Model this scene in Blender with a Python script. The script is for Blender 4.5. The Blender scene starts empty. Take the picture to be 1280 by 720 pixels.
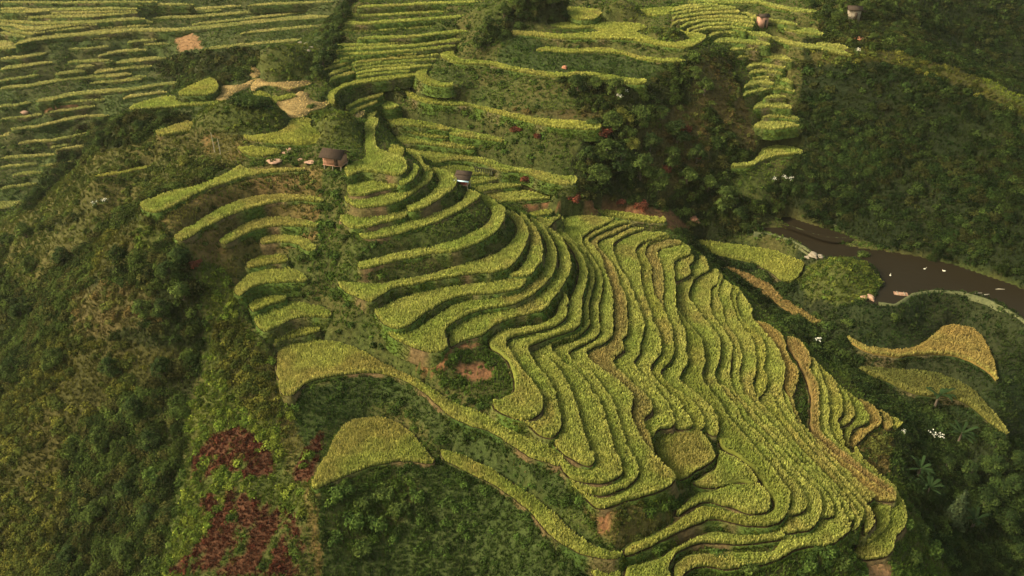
import bpy, math, time
import numpy as np
from mathutils import Vector
from mathutils.geometry import tessellate_polygon
T0 = time.time()
SUN_EL, SUN_AZ, SUN_S, SUN_ANG, SKY_S, EXPO = 36, -98, 3.0, 14, .135, 1.32
SKYTINT = (1.09, 1.0, .7); HAZE = .00007
DEBUG, SLOPE = False, 1.0
# ---------------------------------------------------------------- traced data
# Outlines were surveyed on the photograph (1280x720) and are put back at their own
# height, so every terrace is a level field at its true place in the valley.
CAMZ, PITCH, FPX = 45.0, 32.0, 985.0
ZL = {}
LN = {}
def L(k, z, s):
    LN[k] = [tuple(float(q) for q in p.split(',')) for p in s.split()]; ZL[k] = z
L('12', -14.2, '708,384 706,396 690,405 660,413 640,418 632,425 638,438 644,448 656,465 670,481 676,492 678,502 676,512 661,520 640,518')
L('13', -14.8, '687,284 696,290 711,299 722,310 730,322 734,337 732,354 727,374 726,394 725,402 717,409 695,416 674,424 661,430 662,439 667,449 675,462 685,474 693,486 698,508 701,522 699,534 691,543 676,540 658,527')
L('13b', -15.4, '667,447 680,444 694,455 702,465 710,478 716,492 722,508 726,526 732,544 740,560 743,572 738,578 724,575 706,564 692,552')
L('14', -16.0, '703,270 703,278 702,285 708,292 721,304 730,312 736,325 742,337 743,348 740,362 736,378 736,394 737,402 732,410 720,419 695,426 688,432 695,442 702,450 722,464 730,471 736,480 741,490 747,494 752,505 755,516 760,530 765,547 770,566 777,580 778,588 770,595 752,600 730,598 710,592')
L('15', -16.5, '766,271 755,279 742,284 734,290 727,297 732,310 739,319 745,328 751,340 753,352 751,368 748,382 749,394 748,402 750,411 740,422 726,429 715,434 710,439 715,447 726,455 740,465 750,477 757,488 766,500 772,515 776,532 782,551 788,566 797,580 798,590 788,602 772,610 752,615 726,608 712,598')
L('16', -16.9, '788,276 775,278 762,283 750,288 738,295 735,301 741,306 749,316 755,330 761,348 766,370 766,394 767,402 764,417 755,426 740,432 733,438 737,447 751,459 767,470 780,481 791,495 789,510 791,524 797,537 805,551 818,567 832,582 845,595 838,604 820,612 800,618 780,624 756,631 745,630 732,620 726,613')
L('17', -17.4, '790,279 770,289 750,297 746,304 754,315 762,324 770,338 773,350 782,370 784,385 784,400 783,416 777,424 780,434 774,440 766,447 766,453 775,462 787,474 801,486 811,497 816,509 811,516 804,521 806,530 811,542 815,556')
L('18', -17.9, '804,284 786,290 770,299 766,305 767,315 775,334 785,350 793,370 801,388 805,400 805,412 801,425 799,440 792,449 793,455 802,466 815,477 827,495 837,507 844,527 838,531 827,531 820,536 815,543')
L('19', -18.4, '833,290 820,296 805,300 796,306 794,314 800,330 801,350 805,368 812,386 816,400 822,411 826,431 825,440 815,454 812,462 820,475 831,485 847,499 856,512 866,530')
L('20', -18.9, '836,295 826,298 812,302 807,310 807,320 814,335 815,352 818,366 830,386 835,400 840,411 842,428 842,441 837,451 827,460 827,470 842,483 859,496 874,512 881,531')
L('20b', -19.15, '852,302 825,309 821,316 827,330 829,346 829,360 828,374')
L('21', -19.4, '863,310 860,317 849,321 842,328 843,340 844,355 844,375 848,395 856,414 857,437 860,449 851,465 850,475 867,488 882,501 896,517 898,530 896,541')
L('22', -20.1, '846,384 857,400 872,417 879,432 881,450 877,465 879,475 891,490 905,510 920,532 936,548 950,566 962,580 976,598 987,614 988,624 984,636 976,648 950,654 920,650 896,645 872,651 852,660 828,672 804,684 782,690')
L('R', -20.5, '936,546 960,560 980,586 1000,608 1006,622 1007,634 991,640')
L('23', -20.9, '867,346 865,352 862,360 861,371 868,381 882,399 896,416 900,431 899,450 893,468 896,477 911,497 922,512 928,524 940,532 952,545 967,560 986,580 1000,592 1017,608 1027,622 1026,640 1016,656 1000,661 981,661')
L('24', -21.6, '898,337 895,354 889,358 888,368 890,392 904,411 914,428 914,454 912,470 918,488 935,506 950,524 966,540 981,556 1000,574 1012,584 1024,596 1044,616 1052,630 1058,644 1064,658 1050,670 1036,679 1006,680 986,688 974,696 940,704 910,708 890,704 870,706 856,714 850,728')
L('25', -21.9, '903,346 899,354 898,370 904,386 906,402 914,414 922,424 927,446 924,464 926,480 930,498')
L('26', -22.2, '913,354 913,370 918,388 928,408 940,422 945,450 944,470 941,478 948,498 967,520 985,540 995,554 1020,580 1040,600 1060,622 1072,638 1078,648 1066,660')
L('27', -22.5, '923,358 920,372 924,392 932,404 950,418 957,440 954,458 959,470 957,484 949,496')
L('28', -22.9, '939,384 940,396 952,410 970,430 980,454 980,474 978,485 982,505 992,520 1004,536 1017,554 1040,578 1060,602 1080,624 1093,644 1092,656 1080,664')
L('29', -23.4, '942,399 960,404 972,412 981,426 983,438 992,452 998,464 994,484 991,500 997,515 1005,532 1021,546 1035,559 1055,575 1075,590 1094,604 1110,614 1120,622')
L('30', -23.9, '984,420 996,423 1006,432 1014,450 1012,462 1022,478 1024,500 1024,525 1027,540 1040,552 1060,568 1080,584 1096,595 1110,604 1119,613')
L('31', -24.3, '1016,446 1024,458 1032,484 1036,504 1036,528 1039,542 1050,555 1064,566 1080,578 1092,589')
L('32', -24.7, '1030,462 1042,472 1050,492 1054,508 1053,516 1047,525 1052,538 1056,553 1062,562 1076,572')
L('33', -25.1, '1046,477 1058,490 1068,512 1066,522 1055,530')
L('34', -25.5, '1060,489 1076,502 1086,518 1085,526 1072,531 1062,542 1061,556')
L('35', -25.9, '1078,500 1094,508 1102,526 1092,535 1080,544 1070,556')

# fields: key, z, colour, segments ( '@line', '@line:a:b' slice, '~' = reversed ) or plain points
FIELDS = []
def F(zone, z, col, segs, text=''):
    FIELDS.append(dict(zone=zone, z=z*(ZS if z < 0 and zone != 'mid' else 1), col=col, segs=segs, text=text))
ZS = .85
def MID(k, a, a0, a1, b, b0, b1, z, w=.5):
    import bisect
    def par(P, q):
        d = [0]
        for (x0, y0), (x1, y1) in zip(P, P[1:]): d.append(d[-1]+math.hypot(x1-x0, y1-y0))
        t = q*d[-1]; i = min(max(bisect.bisect(d, t)-1, 0), len(P)-2); f_ = (t-d[i])/(d[i+1]-d[i]); return P[i][0]+f_*(P[i+1][0]-P[i][0]), P[i][1]+f_*(P[i+1][1]-P[i][1])
    A, B = LN[a][a0:a1], LN[b][b0:b1]; n = 14
    LN[k] = [tuple(p*(1-w)+q*w for p, q in zip(par(A, i/(n-1)), par(B, i/(n-1)))) for i in range(n)]; ZL[k] = z
MID('24m', '23', 10, 22, '24', 9, 20, -21.25); MID('26m', '24', 9, 20, '26', 8, 17, -21.9); MID('28m', '26', 8, 17, '28', 6, 14, -22.55); MID('29m', '28', 6, 14, '29', 8, 17, -23.15)
for k_ in ZL: ZL[k_] *= ZS
# --- nose of the spur below the wooden hut
F('nose', 0.0, 'y', '455,180 456,165 455,155 462,146 472,147 469,158 468,170 472,184 490,191 503,195 508,203 505,212 497,217 485,215 470,213 450,212 435,217 431,214 432,208 440,202 455,195', 'broad rice terrace beside the wooden hut, with a narrow neck running uphill')
F('nose', -0.6, 'g', '485,183 492,180 503,183 504,190 498,194 486,190', 'tiny rounded rice plot above the terrace beside the wooden hut')
F('nose', -0.9, 'y', '498,224 508,218 515,211 516,204 522,206 522,213 515,222 505,228 498,227', 'short rice strip hooked round the end of the terrace beside the wooden hut')
F('nose', -1.6, 'y', '435,235 440,229 460,224 480,223 498,227 501,231 485,234 465,238 450,242 438,241', 'lens-shaped rice plot one step under the terrace beside the wooden hut')
F('nose', -2.5, 'y', '431,247 434,243 445,244 465,243 480,238 500,234 515,229 526,220 529,212 534,208 541,214 538,222 525,232 510,243 490,252 465,256 445,256', 'curved rice terrace hooking up beside the lens-shaped plot under the wooden hut')
F('nose', -2.0, 'y', '508,186 516,186 524,192 530,203 537,210 531,211 524,200', 'narrow bright rice ribbon on the crest above the small shelter')
F('nose', -3.5, 'y', '507,256 512,254 525,248 540,237 549,224 545,216 540,210 555,211 567,218 570,228 560,238 542,250 525,259 512,261', 'rice terrace curling up to the left edge of the small dark-roofed shelter')
F('nose', -4.2, 'y', '425,270 430,266 455,268 480,265 505,260 508,265 505,269 480,275 455,282 440,282 428,277', 'short rice strip at the gully edge, left of the terrace curling to the shelter')
F('nose', -5.2, 'y', '449,292 450,290 480,283 500,275 530,268 555,260 575,250 583,238 585,236 598,240 600,244 592,250 575,260 545,275 510,286 480,294 460,296', 'long rice band sweeping from the gully up to just under the small shelter')
F('nose', -7.4, 'y', '446,330 450,325 470,320 500,313 535,307 541,313 520,319 490,325 465,331 450,333', 'straight rice strip at the gully, left part of the band split by a dark ditch')
F('nose', -7.2, 'y', '539,307 550,303 570,297 590,288 608,277 614,266 611,258 604,250 598,243 610,245 625,254 631,262 630,272 622,285 605,297 580,308 560,313 541,313', 'bright rice band bending round the grassy bank, right part beyond the dark ditch')
F('nose', -9.5, 'y', '422,351 440,350 460,352 480,351 500,347 535,341 570,330 600,322 622,313 636,302 645,290 645,280 638,270 633,263 645,266 656,278 660,292 656,305 648,320 636,331 620,337 580,341 550,346 520,352 490,358 475,366 464,374 455,372 440,366 430,360', 'long rice band under a wide grassy bank, with a pointed end at the gully')
F('nose', -10.4, 'y', '637,341 648,335 658,320 663,300 659,285 649,268 652,265 662,275 672,288 677,305 677,322 668,335 662,341 650,343', 'crescent rice terrace at the shoulder of the spur where the bands turn')
F('nose', -11.0, 'y', '468,386 480,380 500,371 520,364 560,357 600,351 640,346 657,343 657,349 650,357 635,361 610,365 580,366 560,372 540,383 525,393 515,401 500,407 487,405 475,397', 'plump rice terrace over the gully with a rounded lower left end')
F('nose', -12.0, 'y', '485,414 495,412 515,410 530,402 545,392 565,380 590,373 620,369 640,363 657,353 668,345 678,330 683,312 678,294 668,280 663,271 672,275 683,287 692,302 696,322 692,338 680,353 665,366 640,378 600,385 575,395 560,405 556,415 559,430 552,436 540,438 520,432 500,424', 'rice band ending in a broad lobe just above the red earth slope')
F('nose', -13.0, 'y', '561,422 562,407 575,397 600,388 640,379 664,369 680,356 691,343 698,330 698,316 693,302 684,288 678,279 688,285 700,295 708,308 713,325 711,340 703,355 692,370 680,384 660,390 635,396 615,405 603,416 590,420 575,424 563,430', 'yellow-edged rice band wrapping the red earth hollow from above')
# --- contour bands
F('band', -13.8, 'y', '672,271 680,272 690,269 701,268 693,274 686,281 680,283')
F('band', -14.2, 'y', '705,367 710,376 @12 620,508 616,500 630,492 640,486 641,476 635,450 626,440 610,428 614,418 630,410 670,402 692,392 696,380')
F('band', -14.8, 'y', '@13 ~12 710,374 716,360 722,342 721,324 712,306 700,293 690,287')
F('band', -15.4, 'y', '@13:15:23 ~13b')
F('band', -16.0, 'y', '@14 700,578 694,562 ~13b ~13:0:15')
F('band', -16.5, 'y', '~14:0:40 716,267 740,267 @15', )
F('band', -16.9, 'y', '@16 ~15')
F('band', -17.4, 'b', '@17 ~16:0:27')
F('band', -17.9, 'y', '@18 ~17:0:25')
F('band', -18.4, 'y', '@19 ~18:0:20')
F('band', -18.9, 'g', '@20 ~19')
F('band', -19.15, 'b', '@20b 829,382 ~20:0:9')
F('band', -19.2, 'y', '831,319 834,314 850,310 850,316 841,325 836,326')
F('band', -19.4, 'y', '@21 ~20:8:21 829,378 ~20b')
F('band', -19.2, 'g', '820,536 840,533 870,533 884,550 894,570 876,582 850,595 836,580 824,568 816,552 817,542', 'squarish green rice plot ringed by a dark ditch near the bottom of the slope')
F('band', -19.6, 'y', '898,562 912,568 930,578 942,590 946,600 925,599 905,603 890,606 872,603 867,598 880,590 893,580', 'small pointed rice plot just below the squarish green plot')
F('band', -19.9, 'y', '845,632 858,622 872,612 894,608 916,601 944,602 958,612 964,626 958,636 940,638 920,632 895,625 878,624 862,632 850,640 844,640', 'rounded rice tongue with a yellow rim below the squarish green plot')
F('band', -20.1, 'g', '@22 778,682 790,674 812,666 830,656 846,646 862,636 878,628 895,629 920,636 940,641 960,638 966,624 958,608 946,592 938,580 920,566 902,556 897,545 ~21:6:18', 'very long rice band ending as a thin strip round the rounded tongue at the bottom')
F('band', -19.9, 'y', '849,322 860,318 865,317 866,324 861,332 862,340 854,345 845,347 843,337 843,328')
F('band', -20.5, 'y', '@R ~22:10:17')
F('band', -20.9, 'y', '@23 978,652 984,640 ~R ~22:0:11 844,366 846,348')
F('band', -20.9, 'y', '864,331 872,321 878,319 886,334 876,341 868,346 863,341')
F('band', -21.2, 'y', '782,704 800,701 820,694 845,680 875,664 900,660 926,664 956,663 976,659 980,668 960,672 930,677 896,674 876,675 856,682 840,695 836,708 838,735 784,735', 'rice strip widening to the lower edge of the photo below the long thin strip')
F('band', -21.25, 'y', '@24m ~23:10:22')
F('band', -21.6, 'y', '@24 840,728 842,704 852,692 870,688 900,686 940,685 966,684 ~23:21:25 ~24m ~23:0:10 868,348 886,337')
F('band', -21.9, 'y', '@25 ~24:0:10')
F('band', -21.9, 'y', '@26m ~24:9:20')
F('band', -22.2, 'y', '@26 ~26m 930,497 ~25')
F('band', -22.5, 'g', '@27 ~26:0:9')
F('band', -22.55, 'g', '@28m ~26:8:17')
F('band', -22.9, 'y', '@28 ~28m ~27')
F('band', -23.15, 'y', '@29m ~28:6:14')
F('band', -23.4, 'o', '@29 ~29m ~28:0:6')
F('band', -23.9, 'r', '@30 ~29:11:18 1014,535 1012,520 1013,500 1010,480 1003,462 996,447 984,430')
F('band', -24.3, 'y', '@31 ~30:3:13')
F('band', -24.7, 'g', '@32 ~31:0:8')
F('band', -25.1, 'g', '@33 ~32:0:6')
F('band', -25.5, 'g', '@34 1055,548 1054,532 ~33:0:5')
F('band', -25.9, 'o', '@35 ~34')
F('band', -26.2, 'o', '1098,511 1112,519 1115,533 1106,532 1102,521', 'tiny golden rice plot at the ravine edge, next to the last one')
F('band', -26.5, 'g', '1115,521 1128,528 1118,534 1115,530', 'last tiny green rice plot on the tip over the ravine')
F('band', -24.7, 'g', '1064,566 1070,558 1076,567 1088,580 1100,592 1114,602 1124,616 1134,640 1132,656 1120,670 1114,688 1086,696 1066,690 1076,674 1090,662 1096,646 1084,626 1066,604', 'wide dark green rice terrace on the lower right corner above the ravine')
F('band', -24.3, 'g', '1076,592 1092,605 1106,619 1114,636 1110,654 1098,668 1084,677 1078,668 1092,658 1096,644 1086,626 1070,604')
F('band', -21.6, 'y', '726,700 736,698 760,704 777,703 780,718 784,735 760,735 738,712', 'small rice plot at the bottom edge, left of the widening strip')
F('low', -19.8, 'y', '552,560 565,562 590,571 612,582 640,600 666,616 698,642 720,664 745,680 765,686 778,688 776,692 764,696 744,694 720,686 694,670 674,650 656,630 640,619 620,605 600,594 575,582 556,572', 'long straight rice strip slanting down alone across the dark grass slope')
F('low', -16.0, 'y', '348,431 376,423 417,424 449,434 486,454 520,470 546,486 572,502 600,512 624,526 651,540 670,547 694,560 700,578 669,570 656,564 642,555 614,537 587,528 559,514 527,486 500,470 468,463 422,466 385,475 364,491 351,489', 'big fan-shaped yellow rice field tapering into a ribbon along the gully')
F('low', -19.5, 'y', '390,603 408,564 431,527 467,518 490,523 513,537 541,571 540,576 504,573 467,579 431,592 394,608', 'half-moon rice field next to the dark red plants')
# --- terraces left of the gully
F('left', -1.6, 'y', '176,253 204,242 247,229 282,215 300,204 309,209 357,208 379,208 379,211 346,213 313,217 282,226 247,238 226,250 199,262 182,261')
F('left', -4.0, 'y', '217,292 243,277 269,260 302,247 339,241 379,241 403,246 401,250 374,248 335,252 291,265 258,280 226,298')
F('left', -6.0, 'y', '272,299 300,280 324,271 357,269 396,277 394,281 368,280 335,281 309,288 282,302')
F('left', -7.5, 'y', '324,295 346,291 374,293 395,304 392,311 379,308 370,302 348,300 326,302')
F('left', -9.2, 'g', '308,325 328,318 357,317 357,325 334,328 308,332')
F('left', -10.2, 'y', '295,354 311,341 332,331 359,331 383,342 383,349 357,350 328,352 312,358 299,366 292,362')
F('left', -12.0, 'g', '311,378 332,368 355,367 355,373 338,378 316,386')
F('left', -13.0, 'y', '318,393 338,380 367,375 396,379 413,386 412,394 384,393 361,397 344,407 330,411 318,401')
F('left', -14.8, 'g', '340,420 357,411 377,405 400,405 399,411 377,417 357,421 342,426')
# --- saddle
F('saddle', 1.3, 'g', '223,115.6 262,97 272,106 266,114 254,116.5', 'flat green rice plot raised like a block on the saddle')
F('saddle', 0.0, 'y', '163,135 165,131 180,126 200,121 219,119 222,124 268,123 280,124 280,128 240,130 200,133 185,134', 'pale rice strip reaching left under the block-like plot on the saddle')
F('saddle', 0.3, 't', '275,106 301,104 318,97 316,106 300,112 290,117 288,125 268,122 274,115', 'pale tan harvested plot right of the block-like green plot')
F('saddle', 0.6, 't', '312,84 320,83 326,94 315,96', 'tiny tan plot at the left foot of the rocky-topped mound')
F('saddle', 0.6, 't', '320,97 328,97 335,101 374,100 388,100 389,103 363,110 354,108 331,106 316,112 312,108', 'tan strip along the foot of the rocky-topped mound')
F('saddle', 0.3, 'g', '316,111 328,112 344,119 365,115 370,118 346,124 335,119 316,115', 'small bright green hook-shaped plot below the tan strip of the saddle')
F('saddle', 0.0, 't', '369,116 374,112 384,115 386,120 395,125 410,127 408,132 388,138 380,144 363,146 358,140 348,132 346,126 359,122', 'orange-tan stubble field in the middle of the saddle')
F('saddle', -0.3, 'g', '363,147 380,145 389,147 388,155 399,162 402,172 397,177 361,178 335,175 312,172 305,167 320,167 350,161 361,151', 'green rice field between the two bushy mounds, uphill of the wooden hut')
F('saddle', -0.8, 'g', '297,182 316,181 350,185 348,189 320,193 305,189', 'small oval rice plot near the pink rock slabs')
F('saddle', -1.0, 'y', '195,164 212,157 236,149 240,160 220,164 200,167', 'small rice plot at the left end of the big bushy mound')
# --- middle slope behind the saddle
F('mid', 0.3, 'g', '416,127 419,115 431,107 450,102 475,99 500,96 518,93 519,90 487,93 462,96 437,101 419,108 410,115 411,125', 'smooth rice band curving round the saddle, upper of the two long curved ones')
F('mid', -2.4, 'g', '422,121 444,113 475,108 490,108 500,111 512,119 531,126 560,129.5 585,130 611,137 645,146 686,155.5 720,159 749,159 749,153 736,151 720,149 677,146 639,139 602,131 574,125 546,122 525,119 512,110 510,105 512,100.6 487,104 456,109 431,114 421,117', 'very long rice ribbon running from the saddle right across the grassy spur')
F('mid', -2.0, 'g', '431,131 450,122 477,114 478,117 450,126 433,134')
F('mid', -2.6, 'g', '435,140 450,130 469,123 471,126 452,134 437,143')
F('mid', -3.0, 't', '432,143 445,137 456,138 450,146 440,150')
F('mid', -3.9, 'y', '450,147 456,141 462,135 470,135 469,141 458,148')
F('mid', -3.6, 'y', '476,125 480,124 490,126 499,131 487,134 477,132')
F('mid', -5.6, 'g', '478,140 490,142 510,147 530,150 555,155 561,158 560,161 545,159 520,156 493,153 482,147')
F('mid', -6.1, 'y', '562,158 590,163 615,168 629,172 629,175 605,172 580,169 562,165')
F('mid', -6.8, 'g', '489,155 500,154.5 525,158 545,161.5 559,165 559,170 535,169 510,164 491,161')
F('mid', -7.6, 'y', '495,167 527,169 564,174 593,178 593,184 564,182 527,178 503,176')
F('mid', -8.9, 'y', '508,186 546,187 574,191 611,197 639,206 667,210 697,217 719,219 719,227 705,229 677,223 658,214 630,212 602,202 574,198 536,201 518,195', 'long yellow rice band passing above the small dark-roofed shelter')
F('mid', -9.9, 'y', '536,204 564,202 587,206 611,212 615,216 585,217 562,217 546,211')
F('mid', -10.4, 'y', '582,219 602,218 624,221 611,225 590,227')
F('mid', -10.9, 'y', '589,231 611,228 640,226 650,230 620,234 597,237')
F('mid', -11.7, 'y', '600,240 620,236 649,235 677,240 693,243 691,246 668,248 630,250 622,252')
F('mid', -12.8, 'g', '661,264 688,260 688,265 665,268')
F('mid', -14.5, 'g', '742,262 767,261 799,266 830,271 831,276 799,274 755,266', 'low green hedge-like crop row along the foot of the tree-covered cliff')
# --- spur top
F('top', 5.0, 'g', '632,37 668,38 700,41 747,38 748,35 740,33 712,34 678,32 700,27 743,26 800,28 808,33 795,38 810,44 835,51 855,49 862,44 850,38 838,35 870,40 882,43 880,47 869,54 856,58 827,55 790,48 743,46.5 706,46.5 668,43 640,40', 'wide level rice plateau on top of the grassy spur')
F('top', 6.3, 'g', '704,8 730,8 752,13 741,22 721,22 711,16', 'bright green rice plot between the spur hill and the little cone mound')
F('top', 6.3, 'g', '801,10 858,7 850,14 820,18 806,15', 'green rice plot right behind the little cone mound')
F('top', 2.0, 'g', '550,66 557,72 570,77 600,79 616,80 640,86 677,92 702,95 726,92 752,96 781,102 805,103 805,98 781,95 752,90 720,88 700,89 677,87 640,81 616,75 578,72 569,68 567,60 560,62', 'long bright rice ribbon round the grassy spur, widest at its left tip')
F('top', 0.5, 'g', '520,90 535,83 533,90 541,97 554,102 565,103 565,106 550,106 535,103 524,98', 'short hooked rice ribbon at the left tip of the grassy spur')
# --- right of the ravine
F('right', -25.0, 'g', '868,297 900,301 940,306 970,312 1000,323 1006,328 992,350 980,348 966,338 946,327 920,320 892,313', 'broad green rice field beside the stone-cornered pond dam')
F('right', -26.6, 'r', '904,332 920,334 960,352 980,370 1026,400 1020,402 990,388 960,368 936,352', 'orange-brown harvested strip along the ravine')
F('right', -26.4, 'o', '1060,418 1080,428 1110,434 1140,432 1160,422 1183,404 1216,408 1237,432 1247,472 1235,460 1193,441 1136,441 1124,443 1090,438 1068,428', 'golden wing-shaped rice field beyond the ravine')
F('right', -28.6, 'd', '1074,456 1112,458 1178,465 1216,484 1245,517 1261,540 1256,541 1216,505 1188,493 1145,489 1112,474 1082,463', 'dull yellow-green rice field below the golden wing-shaped one')
F('ravine', -13.0, 'y', '914,206 939,205 952,198 972,193 1002,190 1003,186 991,182 972,180 954,184 941,199 916,203', 'lowest bright rice terrace in the side valley, with a thin yellow tail to the left')
# strips: zone, colour, thickness px, front edge
STR = []
def S(zone, col, t, s, z=None): STR.append((zone, col, t, [tuple(float(q) for q in p.split(',')) for p in s.split()], z*(ZS if z < 0 else 1) if z is not None else None))
for t_, s_ in [(5,'0,60 11,60 34,56 60,52 84,49 112,48 137,47'),(4,'20,54 40,50 62,47 94,44 131,41 168,38 206,38 240,36 281,32 316,28 359,24 414,20'),
 (4,'0,34 19,40 38,42 62,38 94,35 131,31 160,28 190,27'),(5,'0,30 15,31 28,36 45,37 65,34 90,31 120,30'),(3.5,'0,25 19,27 38,29 75,29 112,28 150,25 180,23'),
 (4.5,'0,19 22,19.5 38,21 66,21 112,20 150,17 171,15'),(3,'36,14.5 66,16 112,15 168,13'),(2.5,'0,10 56,12 112,11 170,10'),(2.5,'0,6 94,6.5 180,6 240,5'),
 (2,'0,2 75,3 195,1.5'),(3,'191,22 237,21 279,18 312,15 365,12'),(2.2,'310,6 369,3.5 416,1.5'),(2.5,'256,61 294,57 331,53 369,50 401,47'),(2,'86,60 112,60 135,57'),
 (3,'122,69 150,64 182,62'),(3.5,'0,73 30,71 57,66'),(3.5,'0,86 30,82 64,77'),(3.5,'0,110 37,107 75,100 112,96 141,95 163,92'),(4,'45,126 64,124 90,118 131,115 169,111 206,105 227,104'),
 (3,'69,92 90,90 105,88'),(4,'118,90 142,87 165,84 188,82'),(4,'144,78 169,76 208,72'),(3,'84,77 105,76 140,75'),(2.5,'94,83 118,81'),(2.5,'159,52 180,50 195,49'),(2.5,'180,55 212,54'),
 (3,'158,98 182,95'),(3,'154,122 180,118 208,114'),(4,'0,170 19,167 34,164'),(3,'14,161 45,158 79,150 105,145 135,144'),(3,'22,178 66,175 94,169 120,165'),(3,'62,183 90,180'),
 (3,'69,187 116,180'),(3.5,'0,197 37,195 82,192'),(4,'15,218 52,215'),(8,'-8,261 11,258 30,255'),(2.5,'69,158 86,156'),(2.5,'56,165 73,163'),(9,'-8,60 4,58 14,57 16,54'),(3,'60,130 95,126 130,124'),
 (3,'-6,133 20,131 38,127'),(2.6,'230,12 262,10 300,7'),(2.2,'196,16 240,15 275,12'),(2.4,'240,30 300,24 350,18 385,14'),(2.4,'300,41 345,37 398,32'),(2.2,'226,45 262,43 290,40'),
 (2.4,'62,44 100,42 140,36 176,33'),(2.2,'120,34.5 165,32.5 186,31'),(2.6,'0,14 30,15 60,12.5'),(2.6,'0,40 14,43 30,45.5'),(2.4,'0,100 26,97 48,93'),(2.6,'112,103 150,101 176,98'),(2.4,'60,140 92,136 118,132'),
 (2.4,'0,148 30,146 52,142'),(2.6,'50,207 78,204 96,199'),(2.6,'0,208 30,206 46,204'),(3,'0,235 22,232 44,229')]:
    S('valley', 'v', t_, s_)
S('shoulder', 'g', 3, '120,220 148,216 170,211 190,207', -6.2)
for t_, s_ in [(2.5,'447,8 475,7 531,4 604,1'),(3,'434,19 456,19 512,16 555,13.5'),(3,'428,28 456,29 512,25 569,21 606,19.5'),(3,'422,37 456,38 494,36 542,32'),
 (3,'447,47 494,46 520,45 550,41 585,38'),(3,'422,55 456,56 512,52 544,48'),(3,'424,61 456,60 512,57 550,52.5 576,49'),(4,'406,63 424,66 456,66.5 494,64 531,61 569,56'),
 (2.5,'425,72.5 450,70.5 487,68.5 520,66.5'),(2.6,'440,78 462,75 487,72.5 520,70.5 550,67'),(2.8,'441,82 475,77.5 520,75 544,73'),(2.8,'444,86 475,82 517,79.5'),(2.8,'445,90 475,86.5 512,84 539,80.5'),
 (2.8,'447,94.5 475,91 490,89.5 512,88'),(4,'400,83 412,79 426,75'),(3,'400,88 419,82 436,78'),(3.5,'410,93 425,88 440,83'),(3.5,'412,98 427,94 442,90')]:
    S('amphi', 'y', t_, s_)
S('top', 'g', 4.5, '670,61 715,64 752,63 781,66 799,72 827,76 857,75', 3.5)
for t_, s_ in [(4,'861,1 951,3 971,9 996,13 1026,15'),(4,'840,12 870,8 896,6'),(4,'840,17 870,12 919,9.5'),(4,'840,22 872,17 896,15 924,14.5'),(3.6,'840,28 874,21 906,20 941,23'),
 (3.6,'851,32 877,25 906,24 943,28'),(3.4,'859,36 881,30 915,28.5 941,32'),(3,'864,39 887,34.5 915,33.5 932,37'),(4.5,'887,43 906,39 934,41 964,45'),(4,'926,15 945,22 971,27 996,30'),
 (5,'892,51 915,51 937,53 962,55'),(5,'911,62 930,60 951,61'),(6,'921,71 943,68 967,71 990,75'),(5,'934,82 952,80 981,84'),(5,'937,90 956,88 977,91'),(4,'941,97 971,96 991,103'),
 (5,'930,107 949,103 967,104'),(6,'929,118 944,113 963,110 980,110 993,113'),(4,'956,121 982,120'),(7,'942,134 963,132 989,134'),(5,'954,145 978,145 999,148'),(8,'942,157 965,160 999,156'),
 (6,'981,36 1001,40 1028,42'),(5,'960,46 990,55 1028,60 1064,68'),(5,'1020,54 1046,58 1061,59.5')]:
    S('stair', 's', t_, s_)
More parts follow.
